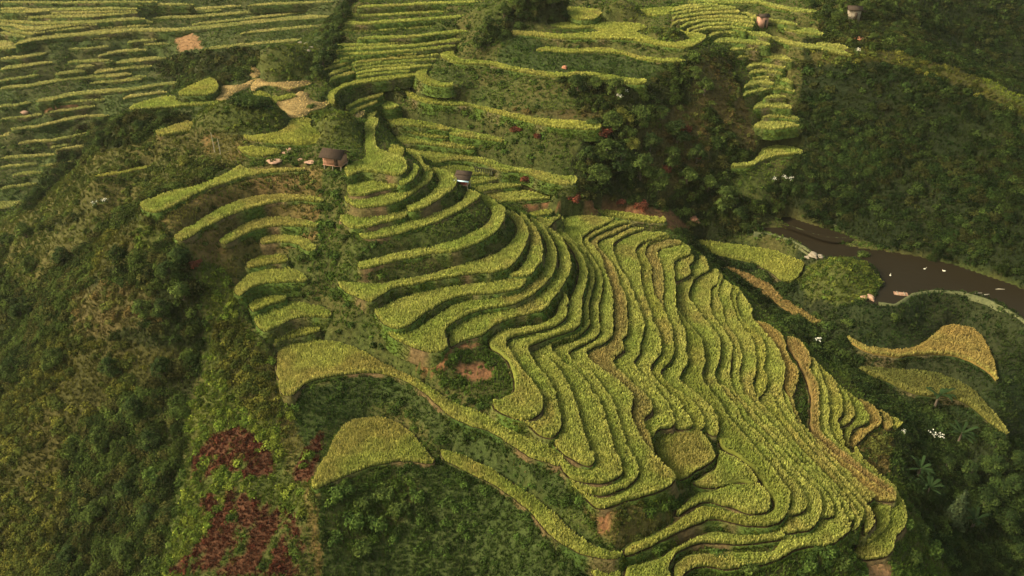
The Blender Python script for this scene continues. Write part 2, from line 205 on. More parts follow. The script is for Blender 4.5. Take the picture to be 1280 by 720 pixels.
# --- hand-set heights of the ground:  u,v,z
CTRL = '''0,285,-27 0,270,-28.5 0,240,-26 60,235,-25 0,200,-22 100,200,-22.6 0,130,-15 100,130,-15.9 200,130,-16.8 0,60,-6.7 100,60,-7.8 200,60,-8.8 300,60,-9.9 380,60,-10.8 0,0,.5 100,0,-.4 200,0,-1.6 300,0,-2.8 400,0,-3.8
0,30,-3.2 200,30,-5 390,30,-7.4 300,95,-13.5 220,95,-12.8 120,165,-19.4 428,30,4.5 420,62,2.8
450,0,8 600,0,8 500,30,5.4 600,30,5.2 430,60,3 500,60,3 560,60,2.8 440,80,1.2 500,80,1.1 450,95,.4 520,80,1 400,92,.9
360,57,4.8 350,75,3.2 330,72,3 395,62,3.5 405,75,2 350,99,0.6 375,98,0.6
300,124,2.8 270,133,2.0 335,136,2.0 285,150,0.8 240,156,-0.8 300,166,-0.8 350,158,-0.4 315,124,1.8
430,140,2.6 425,160,1.6 400,150,0.6 445,175,0.2 470,165,-0.8
415,208,-0.6 380,200,-0.9 340,202,-1.2 260,190,-2.2 270,205,-2.6 220,205,-3.5 190,175,-3 150,188,-5 240,175,-1.8 100,222,-12 50,255,-20 20,275,-25 130,240,-10 200,235,-5.5 150,265,-11 170,262,-6.5
100,300,-18 60,320,-23 200,275,-7 225,310,-8.5 250,335,-9.6 270,320,-8 290,400,-13.2 300,350,-10.4 330,470,-17 370,540,-20 385,600,-21 400,640,-23.5 180,330,-13 210,370,-14.5 200,420,-17 140,420,-20.5 100,380,-22 50,380,-26 0,350,-29 0,420,-33 60,450,-28 100,500,-27 40,540,-33 0,520,-36 200,500,-21 250,440,-16.5 260,520,-19.5 200,600,-26 100,600,-31.5 0,620,-39 0,720,-42 100,720,-36.5 200,720,-31 300,600,-22.5 300,720,-28 300,520,-18.8 400,715,-27.5 350,640,-24
410,240,-3.8 415,290,-7.2 415,340,-10.6 430,390,-13.6 470,425,-15.4 540,470,-15.9 600,500,-16.2 540,445,-14.2 590,455,-14.9 620,460,-14.9 640,515,-15.8 640,530,-16.2 560,430,-13.6
450,500,-17.6 520,520,-18 600,560,-18.6 680,600,-18.5 740,650,-18.8 760,640,-18 800,650,-18.8 700,590,-17.6 480,600,-21 560,640,-23 450,660,-24.5 500,715,-28 600,715,-27 640,650,-22.5 700,710,-23 370,500,-17.8 380,570,-20
880,715,-22.6 960,712,-23 1040,700,-24.2 1000,730,-25 1100,710,-26.5 1140,690,-29 1160,640,-31 1130,600,-29 1110,570,-27.6 1100,545,-27 1150,560,-31 1180,640,-36.5 1200,715,-38 1250,700,-40 1250,620,-38.5 1200,560,-36 1180,520,-34.5 1280,560,-37 1280,720,-43 1130,510,-32.5 1100,480,-31.5 1060,458,-30.4 1020,428,-29 960,385,-27.6 920,350,-27 890,322,-26.4 860,298,-21 850,292,-19.5
1150,455,-27.6 1000,400,-27 1040,400,-26 1100,400,-25.6 1180,390,-24.9 1250,420,-25.6 1280,480,-28 1270,520,-30.5 1000,372,-25.8
1050,323,-19.6 1030,335,-20.8 1075,340,-21.2 1050,345,-21 1050,378,-24.2 1010,350,-24.4 1000,330,-24
945,280,-23.2 975,262,-22.6 985,250,-21.5 1040,280,-22.9 1100,305,-22.9 1200,332,-22.9 1280,360,-22.9 920,270,-20 950,240,-17.5 960,215,-15 890,285,-21
1100,250,-16.9 1100,200,-12 1100,150,-6.7 1100,100,-0.6 1100,67,2.6 1050,80,1.5 1040,120,-3.5 1010,100,-2.5 1000,150,-8.5 1000,215,-15 1020,240,-17.5 1030,64,2.6 1150,74,2.2 1200,90,1 1280,130,-1.1 1250,112,0 1280,200,-7.9 1280,250,-12.4 1280,300,-17.3 1200,200,-10.5 1200,260,-15.8 1200,140,-4 1230,300,-18.5
1200,70,-5 1280,100,-9 1280,0,3 1200,0,3.5 1150,50,1 1100,30,4.4 1100,0,6.5 1050,0,7.5 1040,30,5.2 1250,50,-3 1000,45,4 1030,70,2 1000,80,0
660,8,9.5 640,20,8 700,22,6.3 610,30,6.6 590,50,4.6 680,0,10.5 775,4,8 755,18,5.8 800,20,5.8 740,25,5.2 830,42,5.8 880,50,4.8 900,60,2.8
600,100,0.2 650,70,3 700,75,2.8 560,90,1.2 600,115,-0.4 700,120,-0.2 800,120,0 850,90,2.6 600,150,-3 680,180,-5.2 640,190,-6 740,180,-5.5 720,250,-12.5 700,230,-9.6 670,255,-12 760,230,-10.8 830,200,-9 830,150,-4 830,250,-13.5 800,262,-15.4 870,262,-16.5 900,230,-14 900,180,-8 880,100,1 880,140,-3.5 930,150,-6.5 920,110,-2.5 940,80,0
860,5,7.6 900,5,7.2 930,30,4.8 900,30,5.2 930,50,3.6 950,70,1.2 950,100,-2 960,130,-5.2 970,165,-9 1000,30,4.4 760,0,7.2 720,0,7.6 960,0,7.4'''
CTRL = [tuple(float(q) for q in p.split(',')) for p in CTRL.split()]
CTRL = [(u_, v_, z_*(ZS if z_ < 0 else 1)) for u_, v_, z_ in CTRL]
# ---------------------------------------------------------------- helpers
rng = np.random.default_rng(7)
P_ = math.radians(PITCH)
def unproj(pts, z):
    pts = np.asarray(pts, float); a = (pts[:, 0]-640)/FPX; b = (360-pts[:, 1])/FPX
    dy = math.cos(P_)+b*math.sin(P_); dz = -math.sin(P_)+b*math.cos(P_)
    t = (z-CAMZ)/dz
    return np.stack([a*t, dy*t], 1)
def proj(x, y, z):
    zz = z-CAMZ; dep = y*math.cos(P_)-zz*math.sin(P_); up = y*math.sin(P_)+zz*math.cos(P_)
    dep = np.maximum(dep, 1e-3)
    return 640+FPX*x/dep, 360-FPX*up/dep
def rbf_fit(X, v, lam):
    n = len(X); R = np.sqrt(((X[:, None]-X[None])**2).sum(-1))
    A = np.zeros((n+3, n+3)); A[:n, :n] = -R+lam*np.eye(n); A[:n, n] = 1; A[:n, n+1:] = X; A[n, :n] = 1; A[n+1:, :n] = X.T
    w = np.linalg.solve(A, np.concatenate([v, np.zeros(3)]))
    return X, w
def rbf_eval(m, Q):
    X, w = m; n = len(X); out = np.empty(len(Q))
    x2 = (X**2).sum(1)
    for i in range(0, len(Q), 20000):
        q = Q[i:i+20000]
        d2 = (q**2).sum(1)[:, None]+x2[None]-2*q@X.T
        np.maximum(d2, 0, out=d2); np.sqrt(d2, out=d2)
        out[i:i+20000] = -(d2@w[:n])+w[n]+q@w[n+1:]
    return out
def inside(px, py, poly):
    c = np.zeros(len(px), bool); x0, y0 = poly[-1]
    for x1, y1 in poly:
        if y0 != y1:
            m = ((y1 > py) != (y0 > py)) & (px < (x0-x1)*(py-y1)/(y0-y1)+x1); c ^= m
        x0, y0 = x1, y1
    return c
def edge_dist(px, py, poly):
    d = np.full(len(px), 1e9); A = poly; B = np.roll(poly, -1, 0)
    for (ax, ay), (bx, by) in zip(A, B):
        vx, vy = bx-ax, by-ay; l = vx*vx+vy*vy+1e-12
        t = np.clip(((px-ax)*vx+(py-ay)*vy)/l, 0, 1)
        d = np.minimum(d, (px-ax-t*vx)**2+(py-ay-t*vy)**2)
    return np.sqrt(d)
_perm = rng.random((256, 256))
def vnoise(x, y):
    xi = np.floor(x).astype(int); yi = np.floor(y).astype(int); fx = x-xi; fy = y-yi
    fx = fx*fx*(3-2*fx); fy = fy*fy*(3-2*fy)
    g = lambda a, b: _perm[a & 255, b & 255]
    return (g(xi, yi)*(1-fx)+g(xi+1, yi)*fx)*(1-fy)+(g(xi, yi+1)*(1-fx)+g(xi+1, yi+1)*fx)*fy
def fbm(x, y, o=4):
    s = 0; a = .5; t = 0
    for k in range(o):
        s = s+a*vnoise(x*2**k+17*k, y*2**k+31*k); t += a; a *= .55
    return s/t
def smooth_closed(P, step):
    n = len(P); out = []
    for i in range(n):
        p0, p1, p2, p3 = P[i-1], P[i], P[(i+1) % n], P[(i+2) % n]
        L_ = np.hypot(*(p2-p1)); k = int(np.clip(math.ceil(L_/step), 1, 40))
        d1 = max(np.hypot(*(p1-p0)), 1e-6); d3 = max(np.hypot(*(p3-p2)), 1e-6)
        m1 = (p2-p0)/(L_+d1)*L_; m2 = (p3-p1)/(L_+d3)*L_
        for j in range(k):
            t = j/k
            out.append((2*t**3-3*t**2+1)*p1+(t**3-2*t**2+t)*m1+(-2*t**3+3*t**2)*p2+(t**3-t**2)*m2)
    return np.array(out)
def normals(P):
    d = np.roll(P, -1, 0)-np.roll(P, 1, 0); d /= np.maximum(np.hypot(d[:, 0], d[:, 1]), 1e-6)[:, None]
    return np.stack([d[:, 1], -d[:, 0]], 1)      # outward for CCW
def area(P):
    return .5*np.sum(P[:, 0]*np.roll(P[:, 1], -1)-np.roll(P[:, 0], -1)*P[:, 1])
def mesh(name, V, T, col=None, quads=None, smooth=False):
    me = bpy.data.meshes.new(name); V = np.asarray(V, np.float32); T = np.asarray(T, np.int32).reshape(-1, 3)
    me.vertices.add(len(V)); me.vertices.foreach_set('co', V.ravel())
    nq = 0 if quads is None else len(quads); nt = len(T)
    idx = T.ravel() if not nq else np.concatenate([T.ravel(), np.asarray(quads, np.int32).ravel()])
    me.loops.add(len(idx)); me.loops.foreach_set('vertex_index', idx.astype(np.int32))
    me.polygons.add(nt+nq)
    st = np.concatenate([np.arange(nt)*3, nt*3+np.arange(nq)*4]).astype(np.int32)
    me.polygons.foreach_set('loop_start', st)
    if smooth: me.polygons.foreach_set('use_smooth', np.ones(nt+nq, bool))
    me.update(calc_edges=True)
    if col is not None:
        a = me.color_attributes.new('Col', 'FLOAT_COLOR', 'POINT')
        c = np.ones((len(V), 4), np.float32); c[:, :3] = col; a.data.foreach_set('color', c.ravel())
    me.validate()
    return me
C = bpy.context.scene.collection
def obj(name, me, mat, parent=None, **kw):
    o = bpy.data.objects.new(name, me); C.objects.link(o)
    if me is not None and mat is not None: me.materials.append(mat)
    if parent is not None: o.parent = parent
    for k, v in kw.items(): o[k] = v
    return o
# ---------------------------------------------------------------- materials
def mat_new(name): 
    m = bpy.data.materials.new(name); m.use_nodes = True; nt = m.node_tree
    b = nt.nodes['Principled BSDF']; return m, nt, b
def N(nt, t, **kw):
    n = nt.nodes.new(t)
    for k, v in kw.items(): setattr(n, k, v)
    return n
def mat_attr(name, rough=.85, spec=.15, trans=0.0, nscale=3.0, namp=.35, bump=0, bscale=6):
    m, nt, b = mat_new(name); lk = nt.links.new
    at = N(nt, 'ShaderNodeAttribute', attribute_name='Col'); ge = N(nt, 'ShaderNodeNewGeometry')
    no = N(nt, 'ShaderNodeTexNoise'); no.inputs['Scale'].default_value = nscale; no.inputs['Detail'].default_value = 5
    lk(ge.outputs['Position'], no.inputs['Vector'])
    mr = N(nt, 'ShaderNodeMapRange'); mr.inputs[3].default_value = 1-namp; mr.inputs[4].default_value = 1+namp
    mr.inputs[1].default_value = .3; mr.inputs[2].default_value = .7
    lk(no.outputs['Fac'], mr.inputs[0])
    mx = N(nt, 'ShaderNodeVectorMath', operation='SCALE'); lk(at.outputs['Color'], mx.inputs[0]); lk(mr.outputs[0], mx.inputs['Scale'])
    lk(mx.outputs[0], b.inputs['Base Color']); b.inputs['Roughness'].default_value = rough
    b.inputs['Specular IOR Level'].default_value = spec
    if bump:
        n2 = N(nt, 'ShaderNodeTexNoise'); n2.inputs['Scale'].default_value = bscale; n2.inputs['Detail'].default_value = 6
        lk(ge.outputs['Position'], n2.inputs['Vector'])
        bp = N(nt, 'ShaderNodeBump'); bp.inputs['Strength'].default_value = bump; bp.inputs['Distance'].default_value = .3
        lk(n2.outputs['Fac'], bp.inputs['Height']); lk(bp.outputs[0], b.inputs['Normal'])
    if trans:
        tr = N(nt, 'ShaderNodeBsdfTranslucent'); lk(mx.outputs[0], tr.inputs['Color'])
        ms = N(nt, 'ShaderNodeMixShader'); ms.inputs[0].default_value = trans
        lk(b.outputs[0], ms.inputs[1]); lk(tr.outputs[0], ms.inputs[2]); lk(ms.outputs[0], nt.nodes['Material Output'].inputs['Surface'])
    return m
def mat_flat(name, c, c2=None, rough=.8, scale=4, spec=.2, stretch=(1, 1, 1), bump=.3):
    m, nt, b = mat_new(name); lk = nt.links.new
    tc = N(nt, 'ShaderNodeTexCoord'); mp = N(nt, 'ShaderNodeMapping'); mp.inputs['Scale'].default_value = stretch
    no = N(nt, 'ShaderNodeTexNoise'); no.inputs['Scale'].default_value = scale; no.inputs['Detail'].default_value = 6
    lk(tc.outputs['Object'], mp.inputs[0]); lk(mp.outputs[0], no.inputs['Vector'])
    cr = N(nt, 'ShaderNodeValToRGB'); cr.color_ramp.elements[0].position = .35; cr.color_ramp.elements[1].position = .65
    cr.color_ramp.elements[0].color = (*c, 1); cr.color_ramp.elements[1].color = (*(c2 or tuple(x*.6 for x in c)), 1)
    lk(no.outputs['Fac'], cr.inputs[0]); lk(cr.outputs[0], b.inputs['Base Color'])
    b.inputs['Roughness'].default_value = rough; b.inputs['Specular IOR Level'].default_value = spec
    if bump:
        bp = N(nt, 'ShaderNodeBump'); bp.inputs['Strength'].default_value = bump; bp.inputs['Distance'].default_value = .1
        lk(no.outputs['Fac'], bp.inputs['Height']); lk(bp.outputs[0], b.inputs['Normal'])
    return m
M_rice = mat_attr('rice', .85, .08, trans=.3, nscale=.9, namp=.22)
M_leaf = mat_attr('leaf', .95, .04, trans=.25, nscale=.6, namp=.25)
M_bank = mat_attr('bank_soil', .95, .08, nscale=2.5, namp=.45, bump=.6, bscale=5)
M_ground = mat_attr('ground', .95, .08, nscale=1.6, namp=.4, bump=.7, bscale=3)
M_bark = mat_flat('bark', (.09, .07, .05), (.05, .04, .03), scale=8)
# ---------------------------------------------------------------- terrace outlines
cu = np.array(CTRL)
macro = rbf_fit(np.stack([cu[:, 0], cu[:, 1]*1.6], 1)/100, cu[:, 2], .02)
def macro_z(pts):
    p = np.asarray(pts, float); return rbf_eval(macro, np.stack([p[:, 0], p[:, 1]*1.6], 1)/100)
def parse(segs, z):
    out = []
    for s in segs.split():
        if s[0] in '@~':
            q = s[1:].split(':'); pl = LN[q[0]]
            a = int(q[1]) if len(q) > 1 else 0; b = int(q[2]) if len(q) > 2 else len(pl)
            sub = pl[a:b]
            if s[0] == '~': sub = sub[::-1]
            out.append(unproj(sub, ZL[q[0]]))
        else: out.append(unproj([tuple(float(v) for v in s.split(','))], z))
    return np.concatenate(out)
CROP = .7
fields = []
for f in FIELDS:
    P = parse(f['segs'], f['z']); fields.append(dict(zone=f['zone'], z=f['z'], col=f['col'], P=P, text=f['text']))
for zone, col, t, s, z in STR:
    s = np.array(s); n = len(s)
    # densify then give the strip a tapered, slightly uneven width
    q = np.linspace(0, n-1, (n-1)*3+1); sx = np.interp(q, np.arange(n), s[:, 0]); sy = np.interp(q, np.arange(n), s[:, 1])
    w = t*(np.clip(np.minimum(q, n-1-q)*2.2+.25, 0, 1))*(.8+.4*vnoise(sx/23+7, sy/5))
    poly = np.concatenate([np.stack([sx, sy], 1), np.stack([sx, sy-w], 1)[::-1]])
    zz = z if z is not None else float(macro_z(s).mean())
    fields.append(dict(zone=zone, z=zz, col=col, P=unproj(poly, zz), text='', strip=True))
PAL = {'y': ((.25, .3, .06), (.36, .365, .09)), 'g': ((.22, .26, .05), (.33, .33, .07)), 'b': ((.25, .22, .07), (.32, .25, .085)),
       'o': ((.31, .225, .07), (.28, .235, .07)), 'r': ((.31, .215, .08), (.3, .225, .075)), 't': ((.46, .34, .15), (.42, .3, .125)),
       'd': ((.12, .135, .035), (.15, .15, .04)), 'v': ((.27, .29, .09), (.4, .36, .13)), 's': ((.24, .28, .065), (.34, .33, .09))}
cen = []
for f in fields:
    P = f['P']
    if area(P) < 0: P = P[::-1]
    dist = math.hypot(P[:, 1].mean(), CAMZ-f['z']); f['dist'] = dist
    P = smooth_closed(P, max(.5, .5*dist/90))
    nn = normals(P); s = np.arange(len(P))*1.0
    P = P+nn*((vnoise(P[:, 0]*1.1+5, P[:, 1]*1.1)-.5)*.22)[:, None]
    f['P'] = P; f['zg'] = f['z']-(.3 if f['col'] == 't' else {'valley': .4, 'amphi': .4, 'stair': .45, 'top': .5, 'mid': .5, 'saddle': .5, 'shoulder': .3, 'nose': .48, 'left': .45, 'low': .5}.get(f['zone'], CROP))
# ---------------------------------------------------------------- terrain height
X = []; Vz = []
for f in fields:
    P = f['P']; st = max(1, int(round(3.0/max(.3, np.hypot(*(P[1]-P[0]))))))
    st = max(1, min(st, max(1, len(P)//6)))
    Q = P[::st]; X.append(Q); Vz.append(np.full(len(Q), f['zg']))
FF = np.concatenate([[(i_, f['zone'], round(f['z'], 1))]*len(x_) for i_, (f, x_) in enumerate(zip(fields, X))]) if DEBUG else None
FB = np.concatenate(X); FZ = np.concatenate(Vz)
cz = cu[:, 2].copy()
for it in range(12):                       # ease the hand-set heights so that no slope near a terrace is a cliff
    cw = np.concatenate([unproj([(c[0], c[1])], z_) for c, z_ in zip(CTRL, cz)])
    D = np.sqrt(((cw[:, None]-FB[None])**2).sum(-1)); mx_ = SLOPE*D+.15
    hi = (FZ[None]+mx_).min(1); lo = (FZ[None]-mx_).max(1)
    tgt = np.where(lo <= hi, np.clip(cz, lo, hi), (lo+hi)/2); cz = cz+(tgt-cz)*.6
if DEBUG:
    for c, z_ in zip(CTRL, cz):
        if abs(z_-c[2]) > 1.5: 
            q_ = unproj([(c[0], c[1])], c[2])[0]; D_ = np.sqrt(((FB-q_)**2).sum(1)); a_ = np.argmin(FZ+SLOPE*D_); b_ = np.argmax(FZ-SLOPE*D_)
            print('ctrl', c, round(z_, 1), 'hi by', FF[a_], round(D_[a_], 1), 'lo by', FF[b_], round(D_[b_], 1))
X.append(cw); Vz.append(cz)
far = np.array([(-260, 60, -45), (-260, 150, -35), (-260, 260, 10), (-160, 30, -45), (-60, 30, -38), (0, 25, -34), (60, 25, -42), (160, 40, -45), (260, 80, -25), (260, 180, 20), (260, 300, 30), (150, 260, 25), (60, 280, 28),
                (-40, 270, 32), (-130, 280, 30), (-300, 420, 70), (-150, 450, 90), (0, 460, 85), (160, 450, 90), (320, 420, 70), (-380, 200, 10), (380, 150, 15), (0, -80, -50), (-250, -80, -50), (250, -80, -50)], float)
X.append(far[:, :2]); Vz.append(far[:, 2])
X = np.concatenate(X); Vz = np.concatenate(Vz)
terr_m = rbf_fit(X/50, Vz, .006)
def axis(a, b, st, lo, hi):
    l = [a]; s = st
    while l[-1] > lo: s *= 1.12; l.append(l[-1]-s)
    m = list(np.arange(a+st, b, st)); r = [b]; s = st
    while r[-1] < hi: s *= 1.12; r.append(r[-1]+s)
    return np.array(l[::-1]+m+r)
GS = .6
gx = axis(-125, 125, GS, -420, 420); gy = axis(42, 212, GS, -120, 520)
GX, GY = np.meshgrid(gx, gy); nx, ny = len(gx), len(gy)
GZ = rbf_eval(terr_m, np.stack([GX.ravel(), GY.ravel()], 1)/50).reshape(ny, nx)
BUMPS = [(352, 88, .8, 7.0, 5.0, 4.6), (302, 152, -.4, 8.5, 4.6, 3.6), (345, 150, -.3, 3.5, 3.0, 1.6), (424, 168, -.2, 4.6, 4.4, 3.4), (776, 18.5, 5.6, 5.0, 3.0, 3.0), (655, 24, 5.2, 14, 7, 5.0), (832, 46, 4.8, 5.0, 2.2, 1.4), (1050, 356, -20.4, 6.0, 4.2, 2.6), (385, 82, .5, 5.0, 4.0, 2.4)]
for u_, v_, z_, rx_, ry_, h_ in BUMPS:
    c_ = unproj([(u_, v_)], z_)[0]; r2 = ((GX-c_[0])/rx_)**2+((GY-c_[1])/ry_)**2
    GZ = np.maximum(GZ, np.where(r2 < 1.6, z_+h_*(1-r2)*np.exp(-.0*r2), -1e3))
GZ += (fbm(GX/7, GY/7)-.5)*1.0+(fbm(GX/2.2+9, GY/2.2)-.5)*.35
FM = np.zeros((ny, nx), np.int32)          # 0 free, i+1 field index
cap = np.full((ny, nx), 1e9)
for i, f in enumerate(fields):
    P = f['P']; x0, y0 = P.min(0)-.8; x1, y1 = P.max(0)+.8
    a, b = np.searchsorted(gx, [x0, x1]); c, d = np.searchsorted(gy, [y0, y1])
    if b <= a or d <= c: continue
    sx, sy = GX[c:d, a:b].ravel(), GY[c:d, a:b].ravel()
    ins = inside(sx, sy, P); ed = edge_dist(sx, sy, P)
    near = ins | (ed < .55)
    k = near.reshape(d-c, b-a); sub = cap[c:d, a:b]; sub[k] = np.minimum(sub[k], f['zg']-.3)
    kk = ins.reshape(d-c, b-a); FM[c:d, a:b][kk] = i+1
POND = [(945,286),(968,284),(1018,292),(1058,307),(1085,312),(1119,316),(1153,321),(1203,334),(1253,351),(1290,368),(1290,404),(1253,380),(1220,367),(1169,362),(1142,367),(1119,381),(1085,379),(1099,368),(1100,351),(1082,330),(1052,323),(1021,318),(998,303),(968,293)]
ZP = -23.3*ZS
PW = unproj(POND, ZP); PW = PW if area(PW) > 0 else PW[::-1]; PW = smooth_closed(PW, 1.0)
POND2 = [(972,276),(985,271),(1010,279),(1040,290),(1062,297),(1040,300),(1010,291)]
ZP2 = -22.9*ZS
PW2 = unproj(POND2, ZP2); PW2 = PW2 if area(PW2) > 0 else PW2[::-1]; PW2 = smooth_closed(PW2, 1.0)
pm = inside(GX.ravel(), GY.ravel(), PW).reshape(ny, nx); pm2 = inside(GX.ravel(), GY.ravel(), PW2).reshape(ny, nx)
GZ = np.minimum(GZ, cap)
GZ[pm] = ZP-.6; GZ[pm2] = ZP2-.5
pd = edge_dist(GX.ravel(), GY.ravel(), PW).reshape(ny, nx)
ring = (~pm) & (~pm2) & (pd < 1.3) & (FM == 0); GZ[ring] = np.maximum(GZ[ring], ZP+.12)
slope_ = (~pm) & (~pm2) & (pd >= 1.3) & (pd < 8) & (FM == 0); GZ[slope_] = np.minimum(np.maximum(GZ, ZP+.1-(pd-1.3)*1.1), cap)[slope_]
# loose earth: outside the fields no face of the ground is steeper than about 48 degrees
lock = (FM > 0) | pm | pm2
for it in range(26):
    G0 = GZ.copy()
    for ax, st in ((0, 1), (0, -1), (1, 1), (1, -1)):
        Gs = np.roll(GZ, st, ax); G0 = np.maximum(G0, Gs-1.12*GS)
    for ay, axx in ((1, 1), (1, -1), (-1, 1), (-1, -1)):
        G0 = np.maximum(G0, np.roll(np.roll(GZ, ay, 0), axx, 1)-1.12*GS*1.414)
    G0 = np.minimum(G0, cap); G0[lock] = GZ[lock]
    core = np.zeros_like(lock); core[30:-30, 30:-30] = True
    GZ = np.where(core, G0, GZ)
def gh(x, y):
    ix = np.clip(np.searchsorted(gx, x)-1, 0, nx-2); iy = np.clip(np.searchsorted(gy, y)-1, 0, ny-2)
    fx = np.clip((x-gx[ix])/(gx[ix+1]-gx[ix]), 0, 1); fy = np.clip((y-gy[iy])/(gy[iy+1]-gy[iy]), 0, 1)
    return (GZ[iy, ix]*(1-fx)+GZ[iy, ix+1]*fx)*(1-fy)+(GZ[iy+1, ix]*(1-fx)+GZ[iy+1, ix+1]*fx)*fy
def gm(M, x, y):
    ix = np.clip(np.round(np.interp(x, gx, np.arange(nx))).astype(int), 0, nx-1); iy = np.clip(np.round(np.interp(y, gy, np.arange(ny))).astype(int), 0, ny-1)
    return M[iy, ix]
def ground_at(u, v, z0=None):
    "point of the ground seen at a photo position"
    z = float(macro_z([(u, v)])[0]) if z0 is None else z0
    for d in np.arange(60, 260, .25):
        pass
    a = (u-640)/FPX; b = (360-v)/FPX
    D = np.array([a, math.cos(P_)+b*math.sin(P_), -math.sin(P_)+b*math.cos(P_)])
    t = np.arange(50, 330, .2); hit = CAMZ+D[2]*t < gh(D[0]*t, D[1]*t)
    k = int(np.argmax(hit)) if hit.any() else len(t)-1
    return D[0]*t[k], D[1]*t[k], float(gh(np.array([D[0]*t[k]]), np.array([D[1]*t[k]]))[0])
# ---------------------------------------------------------------- land cover
def pl(s): return np.array([tuple(float(q) for q in p.split(',')) for p in s.split()])
# ground colours a/b, grass colours a/b, grass height, bush density per m2, radius, bush palette
CV = {
 'grass': ((.036,.046,.014),(.05,.048,.018),(.05,.084,.02),(.08,.112,.026),.35,.18,(.3,.75),((.033,.055,.014),(.055,.085,.019),(.024,.042,.011))),
 'lush': ((.03,.04,.012),(.04,.042,.015),(.048,.08,.017),(.07,.11,.022),.45,.2,(.35,.85),((.028,.05,.013),(.05,.08,.017),(.038,.065,.014))),
 'valley': ((.035,.05,.018),(.045,.048,.02),(.045,.072,.022),(.07,.095,.028),.4,.08,(.4,.9),((.03,.05,.016),(.045,.068,.02))),
 'brown': ((.06,.055,.02),(.09,.06,.027),(.065,.08,.021),(.11,.105,.029),.35,.14,(.3,.65),((.045,.06,.016),(.07,.08,.022))),
 'shoulder': ((.04,.042,.015),(.05,.046,.017),(.052,.07,.018),(.082,.09,.023),.4,.3,(.35,.8),((.04,.056,.014),(.062,.078,.018),(.03,.044,.012))),
 'red': ((.13,.065,.035),(.1,.05,.03),(.08,.08,.026),(.1,.09,.03),.2,.05,(.3,.5),((.07,.08,.025),)),
 'pink': ((.17,.1,.06),(.13,.075,.045),(.11,.085,.04),(.14,.1,.05),.15,.05,(.2,.4),((.08,.08,.03),)),
 'forest': ((.013,.018,.006),(.018,.021,.008),(.022,.034,.01),(.034,.046,.013),.5,.7,(.5,1.4),((.014,.024,.007),(.025,.04,.01),(.038,.056,.014),(.04,.042,.014))),
 'hill': ((.008,.013,.005),(.011,.015,.006),(.013,.023,.007),(.021,.032,.009),.5,.65,(.45,1.3),((.009,.018,.006),(.015,.028,.008),(.024,.039,.011),(.023,.027,.009))),
 'olive': ((.028,.03,.01),(.037,.034,.012),(.05,.056,.014),(.072,.074,.018),.4,.5,(.4,1.0),((.05,.062,.015),(.078,.08,.018),(.032,.044,.011))),
 'vine': ((.035,.045,.013),(.045,.05,.015),(.07,.1,.018),(.1,.122,.022),.35,.45,(.3,.7),((.07,.102,.018),(.1,.125,.022),(.048,.074,.014))),
 'ruddy': ((.045,.042,.018),(.055,.042,.019),(.062,.066,.02),(.08,.07,.025),.4,.4,(.4,.9),((.065,.07,.02),(.08,.06,.025),(.045,.06,.016))),
 'amar': ((.045,.02,.013),(.055,.024,.016),(.052,.018,.013),(.07,.026,.018),.35,.5,(.25,.5),((.052,.016,.012),(.066,.024,.017),(.042,.014,.011),(.05,.034,.014))),
 'ravine': ((.012,.018,.008),(.015,.02,.009),(.018,.03,.01),(.027,.04,.013),.5,.4,(.6,1.4),((.015,.027,.009),(.022,.037,.011),(.03,.046,.013))),
 'bankr': ((.012,.02,.008),(.016,.02,.009),(.018,.034,.011),(.028,.044,.013),.35,.06,(.4,.8),((.015,.027,.009),(.024,.036,.012))),
 'darkg': ((.025,.038,.012),(.03,.04,.014),(.03,.055,.014),(.045,.073,.019),.4,.08,(.4,.9),((.028,.048,.013),(.038,.066,.016))),
 'mound': ((.04,.05,.015),(.045,.05,.017),(.06,.085,.019),(.095,.11,.024),.35,.6,(.25,.6),((.05,.075,.016),(.08,.095,.021),(.035,.055,.013))),
}
CV = {k: tuple(tuple((c[0]*1.0, c[1], c[2]*.8) for c in q) if isinstance(q, tuple) and isinstance(q[0], tuple) else ((q[0]*1.0, q[1], q[2]*.8) if isinstance(q, tuple) and len(q) == 3 else q) for q in v) for k, v in CV.items()}
CVK = list(CV)
